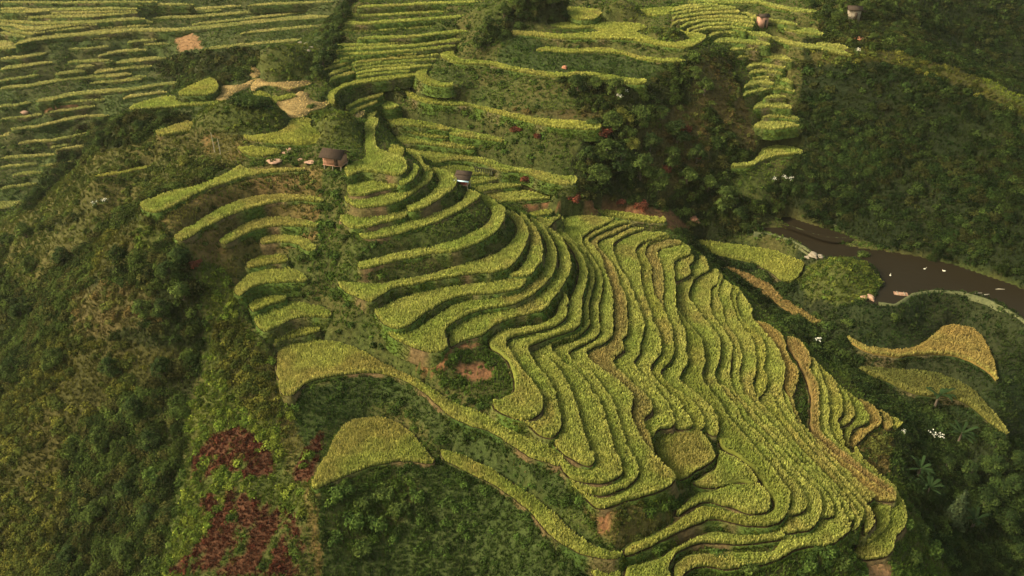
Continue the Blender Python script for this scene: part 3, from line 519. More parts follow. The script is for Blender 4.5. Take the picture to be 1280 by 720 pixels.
REG = [('valley', '-200,-300 440,-300 440,0 400,95 310,120 240,160 120,190 30,260 -200,300'),
 ('shoulder', '30,262 80,215 130,180 240,160 300,168 330,190 300,205 215,232 175,262 120,262 60,290 0,330 0,280'),
 ('forest', '190,78 240,66 310,62 345,70 312,95 275,108 225,112 205,100'),
 ('forest', '395,105 412,20 432,-20 446,-20 440,20 425,60 412,80'),
 ('forest', '95,160 150,142 240,140 240,152 190,170 120,190 60,240 35,262 20,262 60,215'),
 ('forest', '-60,330 60,275 100,262 165,262 215,232 282,208 262,222 178,256 215,300 245,330 252,420 232,520 212,640 190,730 -200,800 -200,330'),
 ('shoulder', '0,330 30,262 60,290 110,265 160,235 120,300 70,330 30,370'),
 ('olive', '-20,520 40,460 60,420 100,400 150,430 232,440 190,470 120,520 90,560 80,640 60,730 -200,760'),
 ('ruddy', '85,375 130,350 190,352 200,400 160,410 100,425'),
 ('olive', '120,300 170,275 200,285 180,310 110,350'),
 ('vine', '170,270 210,290 200,310 180,320'),
 ('brown', '176,262 230,235 300,212 410,210 400,300 350,315 305,330 290,380 340,440 352,500 320,440 280,380 250,330 225,300'),
 ('vine', '245,318 285,345 300,400 330,430 355,500 375,520 400,620 372,650 290,645 225,720 200,720 232,610 238,520 258,440 255,360'),
 ('olive', '262,400 300,400 340,460 350,520 320,520 280,470'),
 ('amar', '238,575 262,545 305,528 335,560 340,592 300,598 278,580 268,600 240,608'),
 ('amar', '250,622 300,610 330,632 370,640 395,720 205,720 225,700 268,660'),
 ('amar', '365,602 388,537 408,543 388,602'),
 ('brown', '380,605 400,612 440,650 480,720 392,720 390,660'),
 ('brown', '352,520 400,530 385,540 362,600 350,560'),
 ('lush', '400,205 436,215 425,262 425,345 480,405 560,445 640,500 700,550 690,565 640,535 560,480 500,440 420,405 395,330'),
 ('grass', '430,285 600,250 640,300 560,350 440,350'),
 ('red', '515,440 560,428 600,428 600,436 560,462 530,465'),
 ('lush', '560,440 620,432 640,455 645,495 600,505 550,480'),
 ('red', '572,456 600,452 618,460 612,474 590,480 572,470'),
 ('darkg', '360,490 480,465 560,510 700,580 740,650 600,590 550,560 500,500 430,520 380,560'),
 ('darkg', '400,610 560,570 780,700 780,800 400,800'),
 ('lush', '405,612 470,590 520,600 510,650 440,700 410,660'),
 ('brown', '715,600 850,590 860,640 780,690 740,660'),
 ('red', '738,632 765,632 765,668 745,660'),
 ('lush', '800,630 850,600 850,640 810,650'),
 ('lush', '860,705 960,700 1060,680 1130,680 1200,730 1200,800 860,800'),
 ('pink', '1084,700 1110,698 1116,725 1090,728'),
 ('ravine', '850,285 1000,330 1050,400 1130,480 1290,520 1400,560 1400,900 1210,760 1160,660 1135,620 1115,545 1060,470 985,415 940,370 905,340 860,305'),
 ('ruddy', '1075,545 1100,535 1120,545 1112,590 1095,600 1070,560'),
 ('bankr', '985,330 1000,300 1290,370 1290,560 1240,540 1100,490 1070,425 1000,380'),
 ('mound', '998,350 1010,330 1050,318 1085,330 1100,350 1090,372 1050,380 1010,372'),
 ('hill', '960,60 1000,50 1080,45 1100,-300 1500,-300 1500,420 1290,362 1100,308 1000,268 960,240 1000,195 1000,100'),
 ('olive', '1010,66 1100,62 1180,80 1290,125 1290,150 1180,100 1100,78 1020,82'),
 ('vine', '1225,95 1290,125 1290,140 1235,112'),
 ('forest', '1000,0 1150,-20 1150,60 1010,60 1030,30'),
 ('grass', '480,60 640,-20 1020,-20 1000,60 1000,190 960,200 850,60 600,150 560,130'),
 ('lush', '480,130 560,130 720,160 740,200 700,260 600,200 500,160'),
 ('darkg', '640,30 690,60 900,90 860,110 700,100 620,90'),
 ('forest', '600,40 690,-20 720,25 640,36 610,60'),
 ('forest', '700,100 760,90 800,110 860,70 905,60 930,110 945,190 905,240 985,260 960,285 880,300 830,275 730,262 715,200 745,160'),
 ('ruddy', '870,70 905,70 935,130 945,185 925,190 895,140 860,110'),
 ('ruddy', '790,160 880,120 890,200 830,250 790,210'),
 ('red', '655,256 740,250 840,262 870,285 840,285 740,262 660,264'),
 ('red', '515,40 560,40 560,52 515,52') if False else ('red', '565,210 700,228 690,240 610,226'),
 ('red', '440,0 440,0 440,0') if False else ('ruddy', '700,138 760,140 750,150 640,138'),
 ('mound', '318,88 330,68 352,55 385,54 418,66 408,78 388,96 335,99'),
 ('mound', '236,160 258,136 275,122 292,116 342,126 363,146 350,160 305,167 260,162'),
 ('mound', '384,142 400,132 430,135 446,150 456,170 450,185 412,180 392,165'),
 ('mound', '728,26 755,15 775,3 795,12 818,25'),
 ('mound', '792,38 812,34 845,38 862,44 850,50 815,48'),
 ('darkg', '285,128 290,116 325,116 340,130 338,138 300,134'),
 ('brown', '255,168 300,172 320,200 270,200 250,190'),
 ('pink', '215,52 222,40 237,38 252,52 254,60 225,63'),
 ('red', '60,128 120,125 110,138 50,140'),
]
REG = [(a, pl(b)) for a, b in REG]
def cover(x, y, z):
    u, v = proj(x, y, z)
    u = u+(fbm(x/4, y/4)-.5)*16; v = v+(fbm(x/4+40, y/4)-.5)*10
    c = np.full(len(x), CVK.index('grass'))
    for k, p in REG:
        m = inside(u, v, p)
        if k == 'amar': m &= (fbm(x/1.6+5, y/1.6) > .4)
        c[m] = CVK.index(k)
    return c
gc = cover(GX.ravel(), GY.ravel(), GZ.ravel())
CA = np.array([CV[k][0] for k in CVK]); CB = np.array([CV[k][1] for k in CVK])
GA = np.array([CV[k][2] for k in CVK]); GB = np.array([CV[k][3] for k in CVK]); GH = np.array([CV[k][4] for k in CVK])
w = np.clip((fbm(GX.ravel()/5, GY.ravel()/5)-.5)*3+.5, 0, 1)[:, None]
gcol = CA[gc]*(1-w)+CB[gc]*w
V = np.stack([GX.ravel(), GY.ravel(), GZ.ravel()], 1)
i0 = (np.arange(ny-1)[:, None]*nx+np.arange(nx-1)[None]).ravel()
Q4 = np.stack([i0, i0+1, i0+nx+1, i0+nx], 1)
obj('terrain', mesh('terrain', V, np.zeros((0, 3)), gcol, Q4, smooth=True), M_ground, kind='structure')
# ---------------------------------------------------------------- rice terraces
TUFT = 1.0
def visible(x, y, z, m=40):
    u, v = proj(x, y, z); return (u > -m) & (u < 1280+m) & (v > -m) & (v < 720+m)
def tess(P): 
    return tessellate_polygon([[Vector((p[0], p[1], 0)) for p in P]])
def blades(cx, cy, zt, col, k, r, w, h, lean=None):
    "k inverted-triangle blades per plant"
    n = len(cx); cx = np.repeat(cx, k); cy = np.repeat(cy, k); zt = np.repeat(zt, k); r = np.repeat(np.broadcast_to(r, n), k); w = np.repeat(np.broadcast_to(w, n), k); h = np.repeat(np.broadcast_to(h, n), k)
    a = rng.random(n*k)*2*np.pi; rr = r*(.35+.75*rng.random(n*k)); ca, sa = np.cos(a), np.sin(a)
    zj = zt+(rng.random(n*k)-.6)*h*.35
    b = a+np.pi/2+(rng.random(n*k)-.5)*1.2; cb, sb = np.cos(b)*w, np.sin(b)*w
    V = np.empty((n*k, 3, 3))
    V[:, 0] = np.stack([cx, cy, zt-h], 1)
    V[:, 1] = np.stack([cx+ca*rr+cb, cy+sa*rr+sb, zj], 1); V[:, 2] = np.stack([cx+ca*rr-cb, cy+sa*rr-sb, zj-(rng.random(n*k)-.3)*h*.2], 1)
    c = np.repeat(col, k, 0)*(.75+.5*rng.random((n*k, 1)))
    return V.reshape(-1, 3), np.repeat(c, 3, 0)
terr_objs = []
for fi, f in enumerate(fields):
    P = f['P']; z = f['z']; zg = f['zg']; d = f['dist']; n = len(P); nn = normals(P)
    # bank: tread of soil with a low rim, and the riser falling outward
    tr = np.array(tess(P), np.int32).reshape(-1, 3)
    zo = gh(P[:, 0]+nn[:, 0]*.8, P[:, 1]+nn[:, 1]*.8)
    if DEBUG and np.percentile(zg-zo, 75) > 2: print('steep', fi, f['zone'], round(f['z'], 1), np.round(np.percentile(zg-zo, (50, 75, 95)), 1), np.round(np.mean(proj(P[:, 0], P[:, 1], z), 1)))
    dep = np.clip(zg-zo+.35, .45, 1.7)
    for _ in range(3): dep = (np.roll(dep, 1)+dep*2+np.roll(dep, -1))/4
    rim = P+nn*.08; mid = P+nn*(.12+.1*dep)[:, None]; low = P+nn*(.15+.32*dep)[:, None]
    jit = (vnoise(P[:, 0]*2.3, P[:, 1]*2.3)-.5)
    Vb = np.concatenate([np.c_[P, np.full(n, zg-.02)], np.c_[rim, np.full(n, zg+.06)], np.c_[mid+nn*jit[:, None]*.25, zg-dep*.45], np.c_[low, zg-dep]])
    i = np.arange(n); j = (i+1) % n
    qs = np.concatenate([np.stack([i+a*n, i+(a+1)*n, j+(a+1)*n, j+a*n], 1) for a in range(3)])
    cc = CVK.index('grass'); cls = cover(mid[:, 0], mid[:, 1], zg-dep*.45); cls = np.where(np.isin(cls, [CVK.index(q_) for q_ in ('red', 'pink', 'amar', 'brown', 'forest', 'ruddy')]), cc, cls)
    g = np.clip((fbm(P[:, 0]/3+3, P[:, 1]/3)-.5)*4+{'nose': .65, 'band': .6, 'left': .85, 'low': .7}.get(f['zone'], .9), 0, 1)[:, None]
    soil = np.array((.085, .06, .027)) if f['zone'] in ('nose', 'band', 'left', 'low', 'saddle') else np.array((.08, .065, .03))
    bc = soil*(1-g)+(GA[cls]*.6+GB[cls]*.25)*g
    colb = np.concatenate([np.tile(soil*.45, (n, 1)), bc, bc, bc*.9+CA[cls]*.1])  # tread soil darkened: shade in the crop gaps is put into its colour
    me = mesh('rice_terrace', Vb, tr, colb, qs)
    o = obj('rice_terrace', me, M_bank); terr_objs.append(o); f['o'] = o
    # grass growing on the riser
    segb = np.roll(P, -1, 0)-P; slb = np.hypot(segb[:, 0], segb[:, 1]); sq = .2*d/90; nb = int((slb*dep).sum()/(sq*sq)*(.6 if f['zone'] in ('band', 'nose', 'left', 'low') else 1.1))
    if nb > 0:
        pr = slb*dep; ib = rng.choice(n, nb, p=pr/pr.sum()); tb = rng.random(nb); hb = rng.random(nb); jb = (ib+1) % n
        db = dep[ib]; off = .12+.34*db*hb
        gxp = P[ib]+segb[ib]*tb[:, None]+nn[ib]*off[:, None]; gzp = zg-db*hb
        fac = (gxp*-1*nn[ib]).sum(1) > -30*np.ones(nb)
        kv = visible(gxp[:, 0], gxp[:, 1], gzp) & ((g[ib, 0] > .25+.3*rng.random(nb)) | (f['zone'] not in ('band', 'nose', 'left', 'low'))); gxp, gzp, ib = gxp[kv], gzp[kv], ib[kv]
        if len(gxp):
            clb = cls[ib]; wg = rng.random((len(gxp), 1)); cgr = (GA[clb]*(1-wg)+GB[clb]*wg)*np.array((1.25, 1.05, .8))*(.6+.7*rng.random((len(gxp), 1)))
            Vq, Cq = blades(gxp[:, 0], gxp[:, 1], gzp+.12, cgr, 4, .17*d/90, .05*d/90, .3)
            obj('bank_grass', mesh('bank_grass', Vq, np.arange(len(Vq)).reshape(-1, 3), Cq), M_leaf, o, kind='stuff')
    # crop
    c0, c1 = [np.array(q) for q in PAL[f['col']]]
    sp = {'t': .3}.get(f['col'], .172)*(d/90)/TUFT
    x0, y0 = P.min(0); x1, y1 = P.max(0)
    mx = max(2, int((x1-x0)/sp)); my = max(2, int((y1-y0)/sp))
    ux, uy = np.meshgrid(np.linspace(x0, x1, mx), np.linspace(y0, y1, my)); ux = ux.ravel(); uy = uy.ravel()
    ux = ux+(rng.random(len(ux))-.5)*sp*.9; uy = uy+(rng.random(len(uy))-.5)*sp*.9
    k = inside(ux, uy, P) & visible(ux, uy, z); ux, uy = ux[k], uy[k]
    ed = edge_dist(ux, uy, P); gap = {'band': .17, 'nose': .08}.get(f['zone'], .08)*min(1, 2.2/max(.6, np.median(ed) if len(ed) else 1)**.0)
    outer = np.clip((rbf_eval(terr_m, (P-nn*2.5)/50)-rbf_eval(terr_m, (P+nn*2.5)/50))/.5, 0, 1)
    if len(ux):
        near = np.concatenate([((ux[a_:a_+4000, None]-P[None, :, 0])**2+(uy[a_:a_+4000, None]-P[None, :, 1])**2).argmin(1) for a_ in range(0, len(ux), 4000)])
        ofl = outer[near]
    else: ofl = np.zeros(0)
    k = ed > np.where(ofl > .5, .06, gap*2.0); ux, uy, ed, ofl = ux[k], uy[k], ed[k], ofl[k]
    # tufts that spill over the rim
    seg = np.roll(P, -1, 0)-P; sl = np.hypot(seg[:, 0], seg[:, 1]); tot = sl.sum(); ne = int(tot/(sp*.8)); tt = np.sort(rng.random(ne))*tot
    cs = np.concatenate([[0], np.cumsum(sl)]); ii = np.clip(np.searchsorted(cs, tt)-1, 0, n-1); fr = (tt-cs[ii])/np.maximum(sl[ii], 1e-6)
    ex = P[ii]+seg[ii]*fr[:, None]-nn[ii]*(np.where(outer[ii] > .5, .02, gap*1.9)+.1*rng.random(ne))[:, None]; ke = visible(ex[:, 0], ex[:, 1], z); ex = ex[ke]; oall = np.concatenate([ofl, outer[ii][ke]])
    px_ = np.concatenate([ux, ex[:, 0]]); py_ = np.concatenate([uy, ex[:, 1]]); edg = np.concatenate([ed, np.full(len(ex), .05)])
    if len(px_) == 0: px_ = P[:1, 0]; py_ = P[:1, 1]; edg = np.zeros(1); oall = np.zeros(1)
    tone = np.clip((fbm(px_/6+fi*3.1, py_/6)-.5)*2.6+.45+rng.normal(0, .08), 0, 1)[:, None]
    cf = c0*(1-tone)+c1*tone
    ripe = np.clip((fbm(px_/8+33, py_/8+fi*.7)-.56)*7, 0, 1)[:, None]*(.6 if f['col'] in 'ygb' else 0); cf = cf*(1-ripe)+np.array((.33, .26, .085))*ripe
    yel = (np.exp(-edg/.32)*.68*oall*np.clip(edg.max()/1.6, .3, 1))[:, None]  # outer rim riper yellow, with the light on it put into the colour
    gshade = (np.exp(-edg/.45)*.8*(1-oall))[:, None]*{'band': 1, 'nose': .5}.get(f['zone'], 0); cf = cf*(1-gshade)+np.array((.12, .15, .038))*gshade; cf = cf*(1-yel)+np.array((.42, .4, .11))*yel*(1 if f['col'] not in 'gsvd' else .8)+cf*yel*(0 if f['col'] not in 'gsvd' else .2)  # inner side greener, with shade from the riser painted into the crop colour
    cf = cf*(.72+.5*rng.random((len(px_), 1)))
    hgt = .5 if f['col'] != 't' else .2
    zt = z+(fbm(px_*1.3, py_*1.3, 2)-.5)*.22+rng.normal(0, .04, len(px_))-(edg < .1)*.08*oall-(1-oall)*(.4 if f['zone'] == 'band' else .22)*np.exp(-edg/.45)+.06*oall*np.exp(-edg/.3)
    s = d/90
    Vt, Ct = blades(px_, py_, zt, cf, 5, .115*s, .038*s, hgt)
    # dense stems underneath
    Pi = P-nn*(gap+.06)
    tri = np.array(tess(Pi), np.int32).reshape(-1, 3)
    top = z-.33 if f['col'] != 't' else z-.16
    Vs = np.concatenate([np.c_[Pi, np.full(n, top)], np.c_[Pi+nn*.03, np.full(n, zg)]])
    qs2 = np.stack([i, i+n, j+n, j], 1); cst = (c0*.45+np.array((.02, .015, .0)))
    Tt = np.arange(len(Vt), dtype=np.int32).reshape(-1, 3)
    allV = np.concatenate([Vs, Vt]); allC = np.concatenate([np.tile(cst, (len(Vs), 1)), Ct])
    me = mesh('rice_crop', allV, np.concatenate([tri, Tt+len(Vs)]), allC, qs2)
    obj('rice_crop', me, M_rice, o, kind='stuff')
print('tris rice', sum(len(o.data.polygons) for o in bpy.data.objects if o.type == 'MESH'), time.time()-T0)
# ---------------------------------------------------------------- grass and scrub
def scatter(npts, y0=38, y1=235):
    "points on the visible land, evenly dense as seen from the air: weight ~ 1/distance^2"
    out = []
    while sum(len(o[0]) for o in out) < npts:
        m = npts*2
        r = rng.random(m); y = y0*(y1/y0)**r
        x = (rng.random(m)*2-1)*(y*.76+44)
        # thin out by actual distance
        zz = gh(x, y); k = visible(x, y, zz, 150) & (gm(FM, x, y) == 0) & ~gm(pm, x, y) & ~gm(pm2, x, y)
        out.append((x[k], y[k], zz[k]))
    x, y, z = [np.concatenate([o[i] for o in out])[:npts] for i in range(3)]
    return x, y, z
gxx, gyy, gzz = scatter(195000)
cl = cover(gxx, gyy, gzz)
dist = np.hypot(gyy, CAMZ-gzz); s = dist/90
w = np.clip((fbm(gxx/3.5, gyy/3.5+60)-.5)*3.2+.5, 0, 1)[:, None]
gcl = (GA[cl]*(1-w)+GB[cl]*w)*(.7+.6*rng.random((len(gxx), 1)))
kk = ~((np.isin(cl, [CVK.index('red'), CVK.index('pink')])) & (rng.random(len(cl)) < .8))
gxx, gyy, gzz, gcl, s, cl = gxx[kk], gyy[kk], gzz[kk], gcl[kk], s[kk], cl[kk]
hg = GH[cl]*(.6+.8*rng.random(len(cl)))
Vg, Cg = blades(gxx, gyy, gzz+hg*.8, gcl, 6, .15*s, .034*s, hg*.9+.1)
obj('grass', mesh('grass', Vg, np.arange(len(Vg)).reshape(-1, 3), Cg), M_leaf, kind='stuff', label='rough green grass covering the banks and slopes between the terraces', category='grass')
def leaf_blob(bx, by, bz, br, col, per, ls, flat=.75):
    "leaves spread over the upper shell and inside of many bushes at once"
    nl = np.maximum(6, per).astype(int); idx = np.repeat(np.arange(len(bx)), nl); n = len(idx)
    a = rng.random(n)*2*np.pi; cz = rng.random(n)**.8*1.15-.15; sr = np.sqrt(np.clip(1-cz**2, 0, 1)); rad = br[idx]*(.62+.48*rng.random(n))
    lump = 1+.28*np.sin(a*3+idx*1.7)*sr
    rad = rad*lump
    px = bx[idx]+np.cos(a)*sr*rad; py = by[idx]+np.sin(a)*sr*rad; pz = bz[idx]+cz*rad*flat
    nrm = np.stack([np.cos(a)*sr, np.sin(a)*sr, cz+.4], 1)+rng.normal(0, .45, (n, 3)); nrm /= np.linalg.norm(nrm, axis=1)[:, None]
    t = np.cross(nrm, rng.normal(0, 1, (n, 3))); t /= np.linalg.norm(t, axis=1)[:, None]; b = np.cross(nrm, t)
    L_ = (ls[idx]*(.6+.8*rng.random(n)))[:, None]; c = np.stack([px, py, pz], 1)
    V = np.stack([c-t*L_*.55, c+b*L_*.34, c+t*L_*.6-nrm*L_*.12, c-b*L_*.34], 1).reshape(-1, 3)
    C_ = np.repeat(col[idx]*(.6+.8*rng.random((n, 1))), 4, 0)
    return V, C_
bx, by, bz = scatter(100000)
cl = cover(bx, by, bz); dist = np.hypot(by, CAMZ-bz)
dens = np.array([CV[k][5] for k in CVK])[cl]
# expected areal density of the scatter falls off with distance; keep so that density per m2 follows the class
kk = rng.random(len(bx)) < np.clip(dens*1.0, 0, 1)*np.clip((dist/95)**1.0, .5, 1.6)*.9
clump = fbm(bx/6+11, by/6+3)
kk &= (rng.random(len(bx)) < np.clip((clump-.3)*3.2, .15, 1))
bx, by, bz, cl, dist = bx[kk], by[kk], bz[kk], cl[kk], dist[kk]
r0 = np.array([CV[k][6][0] for k in CVK])[cl]; r1 = np.array([CV[k][6][1] for k in CVK])[cl]
br = r0+(r1-r0)*rng.random(len(bx))**1.6
pal = np.zeros((len(bx), 3))
for k in range(len(CVK)):
    m = cl == k
    if m.any():
        pp = np.array(CV[CVK[k]][7]); pal[m] = pp[rng.integers(0, len(pp), m.sum())]
pal *= (.55+.9*rng.random((len(bx), 1)))
tint = fbm(bx/9+70, by/9)[:, None]; pal = pal*(.7+.6*tint)
ls = .2*dist/90
edf = np.ones(len(bx))
if DEBUG: print('bushes', len(bx))
groups = {'scrub': ['grass', 'lush', 'brown', 'shoulder', 'red', 'pink', 'darkg', 'bankr', 'mound'],
          'hillside_undergrowth': ['hill', 'ravine'], 'slope_undergrowth': ['forest', 'valley', 'ruddy'], 'ground_vines': ['vine', 'olive'], 'amaranth_plants': ['amar']}
LBL = {'scrub': 'low green bushes scattered on the grassy banks', 'hillside_undergrowth': 'dense dark green undergrowth covering the right hillside and ravine',
       'slope_undergrowth': 'tangled dark green undergrowth on the steep left slope and the cliff', 'ground_vines': 'yellow-green leafy vines spreading over the left slope', 'amaranth_plants': 'dark red leafy plants in patches at the bottom left'}
for nm, ks in groups.items():
    m = np.isin(cl, [CVK.index(k) for k in ks])
    if not m.any(): continue
    per = 1.1*6.28*br[m]**2/(ls[m]**2*.42)
    Vv, Cc = leaf_blob(bx[m], by[m], bz[m]-.1, br[m], pal[m], np.clip(per, 8, 600), ls[m])
    me = mesh(nm, Vv, np.zeros((0, 3)), Cc, np.arange(len(Vv)).reshape(-1, 4))
    obj(nm, me, M_leaf, kind='stuff', label=LBL[nm], category='undergrowth'); print(nm, len(Vv)//4)
print('veg', time.time()-T0)
# ---------------------------------------------------------------- names and labels of the terraces
ORD = ['first', 'second', 'third', 'fourth', 'fifth', 'sixth', 'seventh', 'eighth', 'ninth', 'tenth', 'eleventh', 'twelfth', 'thirteenth', 'fourteenth', 'fifteenth', 'sixteenth', 'seventeenth', 'eighteenth', 'nineteenth']
TENS = {2: 'twenty', 3: 'thirty', 4: 'forty', 5: 'fifty'}
def ordn(i):
    if i < 19: return ORD[i]
    a, b = divmod(i+1, 10); return {2: 'twentieth', 3: 'thirtieth', 4: 'fortieth', 5: 'fiftieth'}[a] if b == 0 else TENS[a]+'-'+ORD[b-1]
CN = {'y': 'yellow-green', 'g': 'green', 'b': 'brownish', 'o': 'golden', 'r': 'orange-brown', 't': 'tan', 'd': 'dull green', 'v': 'pale green', 's': 'green'}
ZT = {'band': ('{c} contour rice band, {o} outward from the red earth hollow toward the ravine', 'contour rice bands on the big convex slope'),
      'left': ('{c} curved rice terrace left of the gully, {o} from the top', 'curved terraces left of the gully'),
      'mid': ('{c} rice strip between the saddle and the small shelter, {o} from the top', 'rice strips behind the main spur'),
      'valley': ('thin {c} rice strip, {o} from the top on the outer left far hillside', 'rice strips on the far left hillside'),
      'valley2': ('thin {c} rice strip, {o} from the top on the middle far hillside', 'rice strips on the far left hillside'),
      'amphi': ('thin {c} curved rice strip behind the saddle, {o} from the top', 'curved rice strips behind the saddle'),
      'stair': ('{c} step-like rice terrace in the upper right side valley, {o} from the top', 'step terraces in the side valley'),
      'shoulder': ('lone bright green rice strip on the brown left shoulder', None), 'top': ('green rice ribbon directly under the plateau of the grassy spur', None)}
GRP = {'nose': 'terraces on the nose below the wooden hut', 'low': 'fields at the foot of the gully', 'saddle': 'plots on the saddle', 'top': 'terraces of the grassy spur', 'right': 'fields beyond the ravine', 'ravine': 'step terraces in the side valley', 'shoulder': 'strip on the shoulder'}
byz = {}
for f in fields:
    zn = f['zone']
    if zn == 'valley' and proj(f['P'][:, 0], f['P'][:, 1], f['z'])[0].mean() > 125: zn = 'valley2'
    byz.setdefault(zn, []).append(f)
for zn, fl in byz.items():
    k = 0
    if zn in ('valley', 'valley2', 'stair', 'amphi', 'mid', 'left'):
        fl = sorted(fl, key=lambda f: proj(f['P'][:, 0], f['P'][:, 1], f['z'])[1].mean())
    for f in fl:
        o = f['o']; o['category'] = 'rice terrace'
        if f['text']: o['label'] = f['text']; k += zn in ('mid', 'band')
        else: o['label'] = ZT[zn][0].format(c=CN[f['col']], o=ordn(k)); k += 1
        g = ZT.get(zn, (0, None))[1] or GRP.get(zn)
        if g: o['group'] = g
# ---------------------------------------------------------------- small tools
class MB:
    def __init__(s): s.V = []; s.Q = []; s.n = 0
    def box(s, c, d, rz=0, rx=0):
        x, y, z = d[0]/2, d[1]/2, d[2]/2; P = np.array([(a, b, e) for e in (-z, z) for b in (-y, y) for a in (-x, x)])
        if rx: ca, sa = math.cos(rx), math.sin(rx); P = np.c_[P[:, 0], P[:, 1]*ca-P[:, 2]*sa, P[:, 1]*sa+P[:, 2]*ca]
        if rz: ca, sa = math.cos(rz), math.sin(rz); P = np.c_[P[:, 0]*ca-P[:, 1]*sa, P[:, 0]*sa+P[:, 1]*ca, P[:, 2]]
        s.V.append(P+np.array(c)); s.Q += [[q+s.n for q in f] for f in ((0, 2, 3, 1), (4, 5, 7, 6), (0, 1, 5, 4), (2, 6, 7, 3), (0, 4, 6, 2), (1, 3, 7, 5))]; s.n += 8; return s
    def tube(s, pts, rad, k=8):
        pts = np.array(pts, float); rings = []
        for i, p in enumerate(pts):
            t = pts[min(i+1, len(pts)-1)]-pts[max(i-1, 0)]; t /= np.linalg.norm(t)
            a = np.cross(t, (0, 0, 1) if abs(t[2]) < .9 else (1, 0, 0)); a /= np.linalg.norm(a); b = np.cross(t, a); r = rad[i] if hasattr(rad, '__len__') else rad
            th = np.arange(k)/k*2*np.pi; rings.append(p+r*(np.cos(th)[:, None]*a+np.sin(th)[:, None]*b))
        s.V.append(np.concatenate(rings)); m = len(pts)
        for i in range(m-1):
            for j in range(k): s.Q.append([s.n+i*k+j, s.n+i*k+(j+1) % k, s.n+(i+1)*k+(j+1) % k, s.n+(i+1)*k+j])
        s.n += m*k; return s
    def build(s, name, mat, parent=None, **kw):
        me = mesh(name, np.concatenate(s.V), np.zeros((0, 3)), None, s.Q); return obj(name, me, mat, parent, **kw)
def thing(name, label, cat, loc, rz=0, group=None, sc=1):
    o = bpy.data.objects.new(name, None); C.objects.link(o); o.location = loc; o.rotation_euler = (0, 0, rz); o.scale = (sc, sc, sc)
    o['label'] = label; o['category'] = cat
    if group: o['group'] = group
    return o
def dup(root, loc, rz, label, sc, group=None):
    r = root.copy(); C.objects.link(r); r.location = loc; r.rotation_euler = (0, 0, rz); r.scale = sc if hasattr(sc, '__len__') else (sc, sc, sc); r['label'] = label
    if group: r['group'] = group
    for ch in list(root.children):
        c = ch.copy(); C.objects.link(c); c.parent = r
    return r
m_plank = mat_flat('weathered_planks', (.36, .2, .14), (.2, .11, .075), scale=3, stretch=(6, 6, .6))
m_roof = mat_flat('dark_thatch', (.035, .028, .022), (.05, .036, .028), scale=5, stretch=(1, 5, 5), rough=1, spec=.02)
m_blue = mat_flat('pale_blue_sheet', (.45, .6, .66), (.38, .52, .6), scale=2, bump=0)
m_redc = mat_flat('red_cloth', (.4, .07, .05), (.3, .05, .04))
m_stone = mat_flat('pale_stone', (.22, .19, .14), (.12, .1, .075), scale=2.5)
m_pink = mat_flat('pink_stone', (.3, .19, .13), (.17, .1, .065), scale=2)
m_white = mat_flat('white_petals', (.55, .54, .46), (.4, .4, .32), bump=0)
m_earth = mat_flat('orange_earth', (.27, .12, .07), (.18, .08, .045), scale=3)
m_bund = mat_flat('bund_earth', (.08, .085, .035), (.045, .055, .02), scale=3)
m_pole = mat_flat('grey_pole', (.3, .27, .2), (.2, .18, .13))
# ---------------------------------------------------------------- wooden hut beside the top terrace
hx, hy, hz = ground_at(420, 208)
t = thing('wooden_hut', 'small wooden stilt hut with a dark slatted roof beside the top terrace', 'hut', (hx, hy, hz-.1), -.3, None, .76)
for px in (-1.75, 0, 1.75):
    for py in (-1.2, 1.2): MB().box((px, py, .45), (.16, .16, 1.5)).build('post', m_pole, t)
MB().box((0, 0, .75), (3.9, 2.8, .12)).build('floor', m_plank, t)
for nm_, c_, d_, ax_ in (('wall', (0, -1.3, 1.65), (3.7, .08, 1.7), 0), ('wall', (0, 1.3, 1.65), (3.7, .08, 1.7), 0), ('wall', (-1.8, 0, 1.65), (.08, 2.5, 1.7), 1), ('wall', (1.8, 0, 1.65), (.08, 2.5, 1.7), 1)):
    w_ = MB().box(c_, d_)
    for q in np.arange(-1.6, 1.7, .32):
        if ax_ == 0: w_.box((q, c_[1]+(-.055 if c_[1] < 0 else .055), c_[2]), (.05, .03, 1.66))
        elif abs(q) < 1.2: w_.box((c_[0]+(.055 if c_[0] > 0 else -.055), q, c_[2]), (.03, .05, 1.66))
    w_.build('wall', m_plank, t)
MB().box((.9, -1.38, 1.55), (.8, .05, 1.45)).build('door', m_roof, t)
for sgn in (-1, 1):
    r_ = MB().box((0, sgn*.98, 2.95), (4.7, 2.25, .1), rx=-sgn*.52)
    for q in np.arange(-.95, 1.0, .24): r_.box((0, sgn*(.98+q*math.cos(.52)), 3.04-q*math.sin(.52)), (4.74, .1, .07), rx=-sgn*.52)
    r_.build('roof', m_roof, t)
# field shelter
hx, hy, hz = ground_at(579, 233)
t = thing('field_shelter', 'tiny open field shelter with a dark roof, pale blue edge and red cloth inside', 'shelter', (hx, hy, hz+.1), -.25)
for px in (-.9, .9):
    for py in (-.7, .7): MB().tube([(px, py, -.4), (px, py, 1.25+.3*(py > 0))], .05, 6).build('post', m_pole, t)
MB().box((0, 0, 1.6), (2.5, 2.0, .08), rx=.32).box((0, .5, 1.9), (2.45, .9, .05), rx=.32).build('roof', m_roof, t)
MB().box((.05, -1.02, 1.24), (2.3, .35, .06), rx=.32).build('roof_edge_sheet', m_blue, t)
MB().box((0, 0, .3), (1.7, 1.2, .08)).build('bench', m_plank, t)
MB().box((-.2, .05, .5), (.7, .5, .34)).box((.35, -.05, .45), (.4, .4, .24), rz=.5).build('folded_cloth', m_redc, t)
